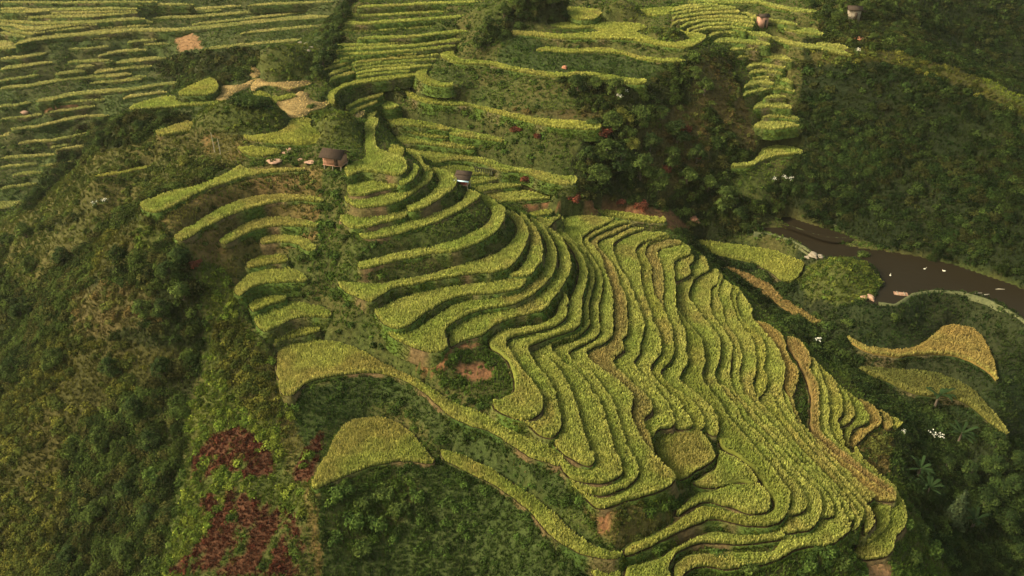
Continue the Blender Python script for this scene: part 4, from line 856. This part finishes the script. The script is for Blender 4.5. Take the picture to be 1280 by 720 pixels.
# two far huts
def far_hut(u, v, w, wm, rm, label, rz):
    x, y, z = ground_at(u, v); t = thing('farm_hut', label, 'hut', (x, y, z-.2), rz)
    MB().box((0, 0, .9), (w, w*.75, 2.2)).build('wall', wm, t)
    r_ = MB()
    for sgn in (-1, 1): r_.box((0, sgn*w*.22, 2.35), (w*1.25, w*.58, .12), rx=-sgn*.5)
    r_.build('roof', rm, t); MB().box((w*.15, -w*.39, .75), (w*.22, .06, 1.5)).build('door', m_roof, t)
far_hut(952, 33, 1.9, m_plank, m_roof, 'tiny pinkish hut at the end of the step terraces', .3)
far_hut(1066, 23, 2.4, m_stone, m_roof, 'small stone hut with a dark roof in the trees at the top right', -.2)
# ---------------------------------------------------------------- rocks
def rock_mesh(seed, flat=.6):
    r = np.random.default_rng(seed); nu, nv = 12, 8; V_ = []; 
    for j in range(nv+1):
        for i in range(nu):
            th = math.pi*j/nv; ph = 2*math.pi*i/nu; d = np.array([math.sin(th)*math.cos(ph), math.sin(th)*math.sin(ph), math.cos(th)])
            q = 1+.28*math.sin(3.1*d[0]+seed)+.22*math.sin(4.3*d[1]+seed*2)+.18*math.sin(5*d[2]+seed*3)
            q = min(q, 1.12); V_.append(d*q*(1, 1, flat))
    Q_ = [[j*nu+i, j*nu+(i+1) % nu, (j+1)*nu+(i+1) % nu, (j+1)*nu+i] for j in range(nv) for i in range(nu)]
    return mesh('rock', V_, np.zeros((0, 3)), None, Q_)
rm_ = [rock_mesh(s_, .6) for s_ in range(4)]
def rocks(lst, mat, name, group, labels, z0=None, flat=.75):
    for i, (u, v, r) in enumerate(lst):
        x, y, z = ground_at(u, v, z0) if z0 is None else (*unproj([(u, v)], z0)[0], z0)
        me = rm_[i % 4].copy(); o = obj(name, me, mat); o.location = (x, y, z+.02*r); o.rotation_euler = (0, 0, i*1.7); o.scale = (r*(1.15+.3*(i % 2)), r, r*flat)
        o['label'] = labels[i] if isinstance(labels, list) else labels; o['category'] = 'rock'; o['group'] = group
rocks([(364, 56, .5), (369, 55, .4), (376, 54, .6), (383, 55, .45), (388, 60, .5), (386, 64, .4), (402, 62, .5), (408, 66, .4)], m_stone, 'rock', 'pale rocks on the mound crest', 'pale grey rock on the crest of the rocky-topped mound')
rocks([(1010, 322, .55), (1017, 320, .8), (1025, 321, .6), (1021, 316, .45)], m_stone, 'rock', 'stones at the dam corner', 'pale stone heaped at the corner of the pond dam')
rocks([(1080, 372, .5), (1088, 373, .7), (1096, 376, .5), (1103, 377, .4), (1092, 379, .35)], m_pink, 'rock', 'stones by the round bush mound', 'pinkish tan stone at the pond edge below the round bushy mound')
rocks([(342, 202, 1.0), (357, 191, .5), (361, 187, .45), (372, 181, .9), (388, 204, .8), (376, 200, .4)], m_pink, 'stone_slab', 'pink slabs left of the wooden hut',
      ['large flat pink stone slab above the uppermost left terrace', 'small pale stone on the track left of the wooden hut', 'second small pale stone, just uphill of the first', 'stack of pink slabs under the green saddle field', 'tilted pink slab just left of the wooden hut', 'small dusty stone between the big slab and the tilted slab'], flat=.3)
rocks([(271, 277, .45), (276, 274, .35), (283, 302, .4), (245, 15, .8), (252, 14, .7), (328, 40, 1.0), (31, 142, .9)], m_pink, 'rock', 'scattered pale stones',
      ['small pink stone on the bank below the second left terrace', 'smaller pink stone next to it on the same bank', 'pale stone under the third left terrace', 'grey stone high on the far left hillside', 'second grey stone beside it on the far hillside', 'pale earth-covered stone on the far hillside above the mound', 'pink stone low on the far left hillside'])
rocks([(1073, 49, .9), (706, 85, .6), (866, 274, .9), (870, 277, .6)], m_earth, 'earth_clod', 'bare orange earth lumps',
      ['orange earth heap beside the trees at the top right', 'reddish earth lump on the long bright ribbon of the grassy spur', 'orange-white boulder at the foot of the wooded cliff', 'smaller orange boulder next to the larger one under the cliff'])
# ---------------------------------------------------------------- pond birds, raft, bunds
def duck(u, v, rz, label):
    x, y = unproj([(u, v)], ZP+.1)[0]; t = thing('duck', label, 'duck', (x, y, ZP), rz, 'white ducks on the pond', .9)
    me = bpy.data.meshes.new('body'); import bmesh; bm = bmesh.new()
    for (cx, cz, rx, rz_) in ((0, .1, .26, .12),): 
        bmesh.ops.create_uvsphere(bm, u_segments=12, v_segments=8, radius=1)
        for w_ in bm.verts:
            X_ = w_.co.x; w_.co = Vector((X_*.28, w_.co.y*.14*(1-.25*X_), w_.co.z*.12+.1+(.09*max(0, -X_-.6)*2)))
    bm.to_mesh(me); bm.free(); body = obj('body', me, m_white, t)
    MB().tube([(.18, 0, .14), (.24, 0, .26), (.27, 0, .34), (.3, 0, .37)], [.06, .045, .055, .03], 8).build('neck', m_white, t)
    MB().tube([(.3, 0, .36), (.4, 0, .345)], [.03, .012], 6).build('beak', m_earth, t)
duck(1156, 336, .3, 'white duck near the middle of the pond'); duck(1180, 338.5, 2.8, 'white duck right of the middle of the pond'); duck(1113, 344, 1.2, 'white duck closest to the round bushy mound')
x, y = unproj([(1126, 367)], ZP+.1)[0]; t = thing('bamboo_raft', 'small reddish bamboo raft by the near bank of the pond', 'raft', (x, y, ZP+.05), -.2)
for k in range(6): MB().tube([(-1, -.42+.16*k, .02), (1, -.42+.16*k, .02)], .075, 8).build('pole', m_pink, t)
MB().box((-.5, 0, .12), (.08, 1, .06)).box((.5, 0, .12), (.08, 1, .06)).build('crosspiece', m_pole, t)
for i, (u, v, a, lb) in enumerate([(1222, 367, .1, 'pale log floating by the right bank of the pond, left of a pair'), (1232, 369, .3, 'pale log floating by the right bank of the pond, right of a pair'), (1250, 362, 0, 'pale log alone near the right edge of the pond')]):
    x, y = unproj([(u, v)], ZP)[0]; o = MB().tube([(-.7, 0, .05), (-.2, .03, .09), (.3, -.02, .07), (.7, .02, .05)], [.07, .1, .09, .05], 8).build('floating_log', m_pole); o.location = (x, y, ZP); o.rotation_euler = (0, 0, a)
    o['label'] = lb; o['category'] = 'log'; o['group'] = 'logs floating in the pond'
for s_, zb, lb in (('942,290 960,291 984,298 1002,306 1014,314 1022,320', ZP+.25, 'pale grassy bund between the pond and the broad green field'), ('971,277 985,281 1001,287 1018,293 1036,297 1058,298', ZP+.3, 'thin curved bund dividing the pond from the small wet paddy'),
                   ('988,261 1000,265 1018,273 1038,280 1065,286', ZP2+.5, 'uppermost thin bund above the small wet paddy'), ('1098,378 1119,381 1142,367 1169,363 1203,365 1237,375 1263,389 1284,403', ZP+.3, 'pale path along the curved near bank of the pond')):
    c_ = unproj([tuple(float(q) for q in p.split(',')) for p in s_.split()], zb); tt_ = np.linspace(0, len(c_)-1, len(c_)*5); c_ = np.stack([np.interp(tt_, np.arange(len(c_)), c_[:, i]) for i in (0, 1)], 1)
    V_ = []; 
    for i in range(len(c_)):
        t_ = c_[min(i+1, len(c_)-1)]-c_[max(i-1, 0)]; t_ /= np.hypot(*t_); n_ = np.array([-t_[1], t_[0]]); j_ = .12*(rng.random()-.5)
        for o_, h_ in ((-.6, -.7), (-.17+j_, 0), (.17+j_, .02), (.6, -.7)): V_.append((*(c_[i]+n_*o_), zb+h_+.04*rng.random()))
    Q_ = [[i*4+k, i*4+k+1, i*4+k+5, i*4+k+4] for i in range(len(c_)-1) for k in range(3)]
    o = obj('earth_bund', mesh('earth_bund', V_, np.zeros((0, 3)), None, Q_), m_bund); o['label'] = lb; o['category'] = 'bund'; o['group'] = 'bunds around the pond'
# ---------------------------------------------------------------- poles, sheaves
for i, (u, v, h, lb) in enumerate([(269, 192, 3.4, 'taller grey wooden pole on the brown slope left of the pink slabs'), (276, 194, 2.6, 'shorter grey wooden pole on the brown slope left of the pink slabs')]):
    x, y, z = ground_at(u, v); o = MB().tube([(0, 0, -.3), (.03, 0, h*.5), (0, .02, h)], [.08, .07, .05], 8).build('wooden_pole', m_pole); o.location = (x, y, z); o['label'] = lb; o['category'] = 'pole'
for i in range(9):
    u = 594+i*2.6; v = 213.2+i*.35; x, y = unproj([(u, v)], -9.9)[0]; o = MB().tube([(0, 0, -.5), (0, 0, -.1), (0, 0, .12), (0, 0, .45)], [.26, .16, .1, .24], 8).build('rice_sheaf', m_bund); o.location = (x, y, -9.7)
    o['label'] = 'small pale rice sheaf in the row left standing above the small shelter'; o['category'] = 'sheaf'; o['group'] = 'row of rice sheaves'
# ---------------------------------------------------------------- trees and shrubs
def crown_mesh(seed, blobs, leaf, cols, name='crown'):
    r = np.random.default_rng(seed); b = np.array(blobs); cc = np.array([cols[i % len(cols)] for i in range(len(b))])
    per = 6.28*b[:, 3]**2/(leaf**2*.42)*1.0
    V_, C_ = leaf_blob(b[:, 0], b[:, 1], b[:, 2], b[:, 3], cc, per, np.full(len(b), leaf), .9)
    return mesh(name, V_, np.zeros((0, 3)), C_, np.arange(len(V_)).reshape(-1, 4))
TREEC = {'dark': ((.022, .038, .011), (.035, .055, .014), (.05, .075, .018)), 'mid': ((.045, .068, .016), (.07, .1, .022), (.055, .08, .018)), 'yellow': ((.09, .1, .02), (.13, .13, .028), (.11, .12, .024)),
         'red': ((.11, .035, .022), (.15, .045, .026), (.08, .03, .017)), 'bright': ((.04, .07, .015), (.055, .09, .018))}
protos = {}
def make_tree(kind, seed, cols):
    r = np.random.default_rng(seed); h = 4.2 if kind != 'bush' else 1.0
    t = bpy.data.objects.new('broadleaf_tree' if kind == 'tree' else 'shrub', None)
    if kind == 'tree':
        bl = [(0, 0, 2.3, .95)]+[(1.15*math.cos(a)*q, 1.15*math.sin(a)*q, .5+1.7*z_, .55+.3*r.random()) for a, q, z_ in zip(np.arange(13)*2.4+r.random(13), .55+.55*r.random(13), r.random(13))]
        tr = MB().tube([(0, 0, -.6), (.05, 0, .6), (.02, .06, 1.3), (0, 0, 2.2)], [.17, .13, .1, .05], 8)
        for b_ in bl[1:7]: tr.tube([(0, .02, (.6+.6*r.random())), (b_[0]*.5, b_[1]*.5, b_[2]-.5), (b_[0]*.9, b_[1]*.9, b_[2])], [.07, .05, .02], 6)
        cr = crown_mesh(seed, bl, .24, cols)
    else:
        bl = [(0, 0, .35, .6)]+[(.6*math.cos(a), .6*math.sin(a), .15+.4*z_, .35+.2*r.random()) for a, z_ in zip(r.random(5)*6.28, r.random(5))]
        tr = MB()
        for a in (0, 1.3, 2.6, 4, 5.2): tr.tube([(0, 0, -.3), (.25*math.cos(a), .25*math.sin(a), .3), (.5*math.cos(a), .5*math.sin(a), .6)], [.035, .028, .012], 5)
        cr = crown_mesh(seed, bl, .18, cols)
    return t, cr, mesh('trunk', np.concatenate(tr.V), np.zeros((0, 3)), None, tr.Q)
PR = {}
def plant(kind, colk, u, v, sc, label, group=None, var=0, cat=None, z=None):
    key = (kind, colk, var)
    if key not in PR:
        _, cr, tr = make_tree(kind, 11+var*7+len(PR), TREEC[colk]); PR[key] = (cr, tr)
    cr, tr = PR[key]; x, y, zz = ground_at(u, v)
    t = thing('broadleaf_tree' if kind == 'tree' else 'shrub', label, cat or ('tree' if kind == 'tree' else 'shrub'), (x, y, zz), rng.random()*6.28, group, 1)
    t.scale = (sc*(.9+.2*rng.random()), sc*(.9+.2*rng.random()), sc*(.9+.25*rng.random()))
    a = obj('crown', cr, M_leaf if not cr.materials else None, t); b = obj('trunk' if kind == 'tree' else 'stem', tr, M_bark if not tr.materials else None, t)
    return t
G1 = 'trees on the cliff above the red earth'
for i, (u, v, s_) in enumerate([(735, 205, 1.0), (748, 232, .9), (757, 200, 1.1), (775, 215, 1.0), (782, 180, .9), (800, 225, 1.1), (812, 190, 1.0), (822, 240, .9), (838, 210, 1.0), (846, 180, .9), (858, 232, 1.0), (800, 160, .8), (825, 150, .8), (765, 165, .8), (740, 165, .7), (870, 205, .8), (885, 240, .9), (905, 262, .9), (925, 276, .8), (880, 120, .7), (868, 100, .7), (722, 118, .7), (745, 112, .7), (770, 120, .7)]):
    plant('tree', 'mid' if i % 3 else 'dark', u, v, s_*(1.1+.35*(i % 2)), 'leafy dark green tree on the steep cliff behind the terraces', G1, i % 3)
for i, (u, v, s_) in enumerate([(783, 165, .9), (790, 190, .8), (776, 150, .7)]): plant('tree', 'yellow', u, v, s_, 'pale yellow-green tree standing out among the dark cliff trees', 'pale trees on the cliff', i % 2)
for i, (u, v, s_, lb) in enumerate([(646, 166, 1.1, 'red-leaved shrub with a bent bamboo on the slope under the very long ribbon'), (673, 172, .8, 'small red shrub right of the bent bamboo'), (757, 172, 1.5, 'bright red shrub at the right tip of the very long ribbon'), (656, 232, 1.2, 'pinkish red shrub under the long yellow band'),
      (717, 258, 1.3, 'orange-red shrub at the cliff foot, leftmost of those by the hedge-like row'), (777, 258, 1.1, 'orange-red shrub at the cliff foot right behind the hedge-like row'), (804, 262, 1.3, 'pinkish shrub at the cliff foot near the right part of the hedge-like row'), (855, 165, 1.3, 'dark red shrub high on the right side of the cliff'),
      (872, 200, 1.2, 'dark red shrub low on the right side of the cliff'), (835, 215, 1.2, 'dark red shrub in the middle of the cliff'), (247, 333, .9, 'dark red shrub at the left rim of the main slope')]):
    plant('bush', 'red', u, v, s_, lb, 'red shrubs', i % 2)
for i, (u, v, s_) in enumerate([(40, 262, .8), (50, 250, .8), (62, 238, .8), (72, 226, .8), (84, 214, .8), (96, 203, .7), (112, 192, .7), (128, 182, .7), (175, 165, .7), (205, 155, .7)]): plant('tree', 'dark', u, v, s_, 'dark tree in the row along the left shoulder edge', 'trees along the left shoulder', i % 3)
for i, (u, v, s_) in enumerate([(405, 88, 1.1), (411, 72, 1.1), (417, 56, 1.0), (424, 40, 1.0), (431, 24, 1.0), (438, 8, 1.0), (400, 98, .9)]): plant('tree', 'dark', u, v, s_, 'dark tree in the slanting row above the rocky-topped mound', 'slanting row of trees at the top', i % 3)
for i, (u, v, s_) in enumerate([(40, 340, 1.0), (80, 330, 1.0), (30, 400, 1.1), (70, 460, 1.0), (150, 330, .9), (215, 350, 1.0), (230, 375, 1.0), (205, 395, .9), (225, 330, .9), (180, 395, .9), (140, 470, 1.0), (170, 520, 1.0), (130, 560, 1.1), (190, 560, .9), (160, 620, 1.0), (120, 650, 1.0), (190, 650, .9), (90, 700, .9), (160, 700, 1.0), (20, 470, 1.1), (205, 470, .9)]):
    plant('tree', 'dark' if i % 3 else 'mid', u, v, s_*.85, 'dark rounded tree on the steep wooded slope at the left', 'trees on the left slope', i % 3)
plant('bush', 'bright', 197, 599, 1.5, 'light green bush standing out on the dark wooded left slope', None, 0); plant('tree', 'mid', 34, 300, .9, 'paler round tree on the far left shoulder slope', None, 1)
plant('bush', 'yellow', 230, 205, 1.2, 'small yellow bush on the shoulder above the uppermost left terrace', None, 1)
for i, (u, v, s_) in enumerate([(418, 222, 1.1), (432, 228, .9), (420, 245, 1.0), (400, 262, .9), (414, 285, 1.0), (428, 300, .8), (416, 325, 1.0), (380, 325, .9), (395, 320, .9), (405, 208, .9), (440, 196, .7)]): plant('bush', 'mid' if i % 2 else 'bright', u, v, s_, 'leafy green shrub in the gully below the wooden hut', 'shrubs in the gully', i % 2)
for i, (u, v, s_) in enumerate([(430, 620, 1.3), (455, 630, 1.2), (440, 655, 1.4), (480, 620, 1.2), (420, 680, 1.2), (500, 640, 1.2), (470, 660, 1.3), (455, 690, 1.2), (520, 625, 1.1)]): plant('bush', 'mid' if i % 2 else 'bright', u, v, s_, 'leafy green shrub on the dark bank below the half-moon field', 'shrubs below the half-moon field', i % 2)
for i, (u, v, s_) in enumerate([(900, 700, 1.0), (935, 712, 1.1), (1030, 695, 1.2), (1050, 705, 1.1), (1010, 708, 1.0), (1150, 665, 1.1), (1165, 690, 1.2), (1140, 700, 1.0), (1130, 655, 1.0)]): plant('bush', 'mid' if i % 2 else 'bright', u, v, s_, 'bushy green shrub on the bank under the lowest terraces', 'shrubs under the lowest terraces', i % 2)
for i, (u, v, s_) in enumerate([(1210, 600, 1.0), (1240, 590, 1.1), (1262, 615, 1.0), (1225, 640, 1.1), (1255, 660, 1.1), (1270, 700, 1.0), (1180, 590, .8), (1245, 560, .9), (1270, 580, .9), (1060, 405, .6), (1120, 400, .6)]): plant('tree', 'dark', u, v, s_*.8, 'dark tree in the shaded ravine at the lower right', 'trees in the ravine', i % 3) if v > 500 else plant('bush', 'mid', u, v, s_*1.6, 'rough green bush on the dam slope below the pond', 'bushes on the dam slope', 0)
for i, (u, v, s_) in enumerate([(610, 40, .9), (630, 22, .9), (650, 12, .9), (596, 62, .8), (665, 5, .9), (690, 14, .8), (705, 24, .6), (1080, 18, .9), (1100, 10, .9), (1045, 30, .8), (1030, 22, .8), (1055, 12, .8), (1120, 40, .8), (1090, 52, .6), (1012, 12, .7)]): plant('tree', 'mid' if i % 2 else 'dark', u, v, s_, 'green tree on the bushy hilltop of the grassy spur' if u < 800 else 'green tree among the woods around the stone hut', 'hilltop trees' if u < 800 else 'woods around the stone hut', i % 3)
for i, (u, v, s_, lb) in enumerate([(820, 44, 1.2, 'dark bush at the left end of the bush patch on the plateau'), (842, 42, 1.3, 'dark bush at the right end of the bush patch on the plateau'), (1076, 322, 1.3, 'thin feathery bush on the pond side of the round bushy mound'), (390, 137, 1.0, 'dark bush at the foot of the mound above the hut')]): plant('bush', 'mid', u, v, s_, lb, None, i % 2)
# hedge on the big bushy mound
b_ = []
for q in np.linspace(0, 1, 22):
    x, y, z = ground_at(292+44*q, 128+6*math.sin(q*3)); b_.append((x, y, z+.25, .75+.2*rng.random()))
x0_, y0_, z0_ = b_[0][:3]; o = obj('hedge', crown_mesh(3, b_, .3, TREEC['dark'], 'hedge'), M_leaf); o['label'] = 'dark clipped-looking hedge along the back of the big bushy mound'; o['category'] = 'hedge'
# white blossoms
fm = []
for s_ in range(2):
    r = np.random.default_rng(s_); V_ = []; n = 26
    for k in range(n):
        c = r.normal(0, .32, 3)*(1, 1, .5)+(0, 0, .5); a = r.normal(0, 1, 3); a /= np.linalg.norm(a); b = np.cross(a, r.normal(0, 1, 3)); b /= np.linalg.norm(b); q = .17
        q = .1; V_ += [c+a*q, c+b*q, c-a*q, c-b*q]
    fm.append(mesh('blossom', V_, np.zeros((0, 3)), None, np.arange(len(V_)).reshape(-1, 4)))
for i, (u, v, s_, lb) in enumerate([(121, 261, .9, 'white blossoms at the left of the pair on the dark left slope'), (132, 258, 1.0, 'white blossoms at the right of the pair on the dark left slope'), (774, 127, 1.0, 'white blossoms high among the cliff trees, lower of two'), (782, 121, .9, 'white blossoms high among the cliff trees, upper of two'),
      (966, 230, .9, 'white blossoms by the creek above the pond, leftmost of three'), (980, 228, 1.0, 'white blossoms by the creek above the pond, middle of three'), (988, 230, .9, 'white blossoms by the creek above the pond, rightmost of three'), (1019, 432, 1.2, 'white blossoms in the ravine above the golden edge of the terraces'),
      (1163, 549, 1.0, 'white blossoms in the ravine between the banana plants, left of two'), (1173, 554, 1.0, 'white blossoms in the ravine between the banana plants, right of two'), (1070, 70, 1.0, 'white blossoms below the orange heap at the top right'), (1128, 546, .6, 'small white blossoms on the ruddy slope at the ravine rim')]):
    x, y, z = ground_at(u, v); t = thing('flowering_plant', lb, 'flowers', (x, y, z+.6), i, 'white blossoms', s_)
    obj('blossom', fm[i % 2], m_white if not fm[i % 2].materials else None, t); 
    cr = crown_mesh(i, [(0, 0, -.1, .55)], .25, TREEC['mid'], 'leaves'); obj('leaves', cr, M_leaf, t)
# banana plants
def banana_leaf(L_, w, a, up):
    V_ = []; m = 9
    for i in range(m):
        q = i/(m-1); rr = L_*math.sin(q*1.35)/math.sin(1.35); hh = up*math.sin(q*2.2)*1.1-up*.35*q*q; ww = w*math.sin(math.pi*min(1, q*.93+.07))**.7
        for sgn in (-1, 0, 1): V_.append((math.cos(a)*rr-math.sin(a)*sgn*ww, math.sin(a)*rr+math.cos(a)*sgn*ww, 1.6+hh-(abs(sgn)*ww*.35)))
    Q_ = [[i*3+k, i*3+k+1, i*3+k+4, i*3+k+3] for i in range(m-1) for k in range(2)]
    return V_, Q_
def banana(u, v, sc, label, seed):
    r = np.random.default_rng(seed); x, y, z = ground_at(u, v); t = thing('banana_plant', label, 'banana plant', (x, y, z), seed, 'banana plants in the ravine', sc)
    MB().tube([(0, 0, -.3), (0, 0, .8), (.03, 0, 1.7)], [.16, .13, .07], 8).build('stem', M_bark, t)
    for k in range(11):
        V_, Q_ = banana_leaf(1.1+.9*r.random(), .15+.06*r.random(), k*.95+r.random()*.9, .2+1.0*r.random()); c_ = np.tile(np.array((.018, .034, .011))*(.7+.6*r.random()), (len(V_), 1))
        obj('leaf', mesh('leaf', V_, np.zeros((0, 3)), c_, Q_), M_leaf, t)
for i, a_ in enumerate([(1168, 510, 1.25, 'large banana plant under the dull green field beyond the ravine'), (1197, 555, 1.15, 'banana plant right of the white blossoms in the ravine'), (1146, 598, 1.0, 'banana plant beside the lower right corner of the terraces, upper of two'), (1157, 622, 1.0, 'banana plant beside the lower right corner of the terraces, lower of two'), (1214, 662, 1.1, 'shaded banana plant deep in the ravine, right of the conifer')]): banana(*a_, i+3)
# conifer
x, y, z = ground_at(1188, 660); t = thing('conifer', 'narrow conifer rising from the dark ravine at the lower right', 'conifer', (x, y, z)); b_ = [(.25*math.cos(k*2.4)*(1-k/16), .25*math.sin(k*2.4)*(1-k/16), .8+k*.38, 1.15*(1-k/16)+.12) for k in range(15)]
obj('crown', crown_mesh(8, b_, .26, ((.03, .045, .02), (.04, .055, .022))), M_leaf, t); MB().tube([(0, 0, -.5), (0, 0, 3), (0, 0, 6.3)], [.2, .12, .03], 8).build('trunk', M_bark, t)
print('things', time.time()-T0)
for o in bpy.data.objects:
    if 'label' in o and len(o['label'].split()) > 16: print('LONG', o['label'])
from collections import Counter
c_ = Counter(o['label'] for o in bpy.data.objects if 'label' in o and 'group' not in o)
print('DUP', [k for k, v in c_.items() if v > 1])
# ---------------------------------------------------------------- water
M_water, nt, b = mat_new('pond_water'); b.inputs['Base Color'].default_value = (.014, .011, .006, 1); b.inputs['Roughness'].default_value = .3; b.inputs['Specular IOR Level'].default_value = .03
no = N(nt, 'ShaderNodeTexNoise'); no.inputs['Scale'].default_value = 1.2; no.inputs['Detail'].default_value = 4; ge = N(nt, 'ShaderNodeNewGeometry'); nt.links.new(ge.outputs['Position'], no.inputs['Vector'])
bp = N(nt, 'ShaderNodeBump'); bp.inputs['Strength'].default_value = .15; bp.inputs['Distance'].default_value = .1; nt.links.new(no.outputs['Fac'], bp.inputs['Height']); nt.links.new(bp.outputs[0], b.inputs['Normal'])
for P, z, nm in ((PW, ZP, 'pond_water'), (PW2, ZP2, 'paddy_water')):
    Pq = P+normals(P)*.9
    obj(nm, mesh(nm, np.c_[Pq, np.full(len(Pq), z)], np.array(tess(Pq)).reshape(-1, 3)), M_water, kind='structure')
# ---------------------------------------------------------------- sky, sun, camera
W = bpy.data.worlds.new('World'); bpy.context.scene.world = W; W.use_nodes = True
nt = W.node_tree; bg = nt.nodes['Background']; sky = nt.nodes.new('ShaderNodeTexSky'); sky.sky_type = 'NISHITA'; sky.sun_disc = False
EL, AZ = math.radians(SUN_EL), math.radians(SUN_AZ)      # azimuth clockwise from +Y (the view direction)
sky.sun_elevation = EL; sky.sun_rotation = AZ; sky.air_density = 1.4; sky.dust_density = 4; sky.ozone_density = .6
wm = nt.nodes.new('ShaderNodeVectorMath'); wm.operation = 'MULTIPLY'; wm.inputs[1].default_value = SKYTINT; nt.links.new(sky.outputs[0], wm.inputs[0]); nt.links.new(wm.outputs[0], bg.inputs[0]); bg.inputs[1].default_value = SKY_S
sl = bpy.data.lights.new('sun', 'SUN'); sl.energy = SUN_S; sl.angle = math.radians(SUN_ANG); sl.color = (1, .88, .69)
so = bpy.data.objects.new('sun', sl); C.objects.link(so)
dirv = Vector((math.sin(AZ)*math.cos(EL), math.cos(AZ)*math.cos(EL), math.sin(EL))); so.rotation_euler = dirv.to_track_quat('Z', 'Y').to_euler(); so.location = (0, 100, 120)
if HAZE:
    hm = bpy.data.materials.new('haze'); hm.use_nodes = True; hn = hm.node_tree; hn.nodes.remove(hn.nodes['Principled BSDF'])
    pv = hn.nodes.new('ShaderNodeVolumePrincipled'); pv.inputs['Density'].default_value = HAZE; pv.inputs['Color'].default_value = (.97, .94, .84, 1); pv.inputs['Anisotropy'].default_value = .2
    hn.links.new(pv.outputs[0], hn.nodes['Material Output'].inputs['Volume'])
    zl = GZ.min()-1; zt_ = max(GZ.max()+1, CAMZ+4); hb = MB().box((0, 200, (zl+zt_)/2), (860, 662, zt_-zl)).build('haze', hm); hb['kind'] = 'stuff'; hb['label'] = 'thin warm haze hanging over the valley'; hb['category'] = 'haze'
cam = bpy.data.cameras.new('camera'); cam.sensor_width = 36; cam.lens = 36*FPX/1280; cam.clip_end = 3000
co = bpy.data.objects.new('camera', cam); C.objects.link(co); co.location = (0, 0, CAMZ); co.rotation_euler = (math.radians(90-PITCH), 0, 0)
sc = bpy.context.scene; sc.camera = co
sc.view_settings.view_transform = 'Standard'; sc.view_settings.look = 'None'; sc.view_settings.gamma = 1; sc.view_settings.exposure = EXPO
sc.cycles.max_bounces = 5; sc.cycles.diffuse_bounces = 3; sc.cycles.transparent_max_bounces = 4
print('done', time.time()-T0)
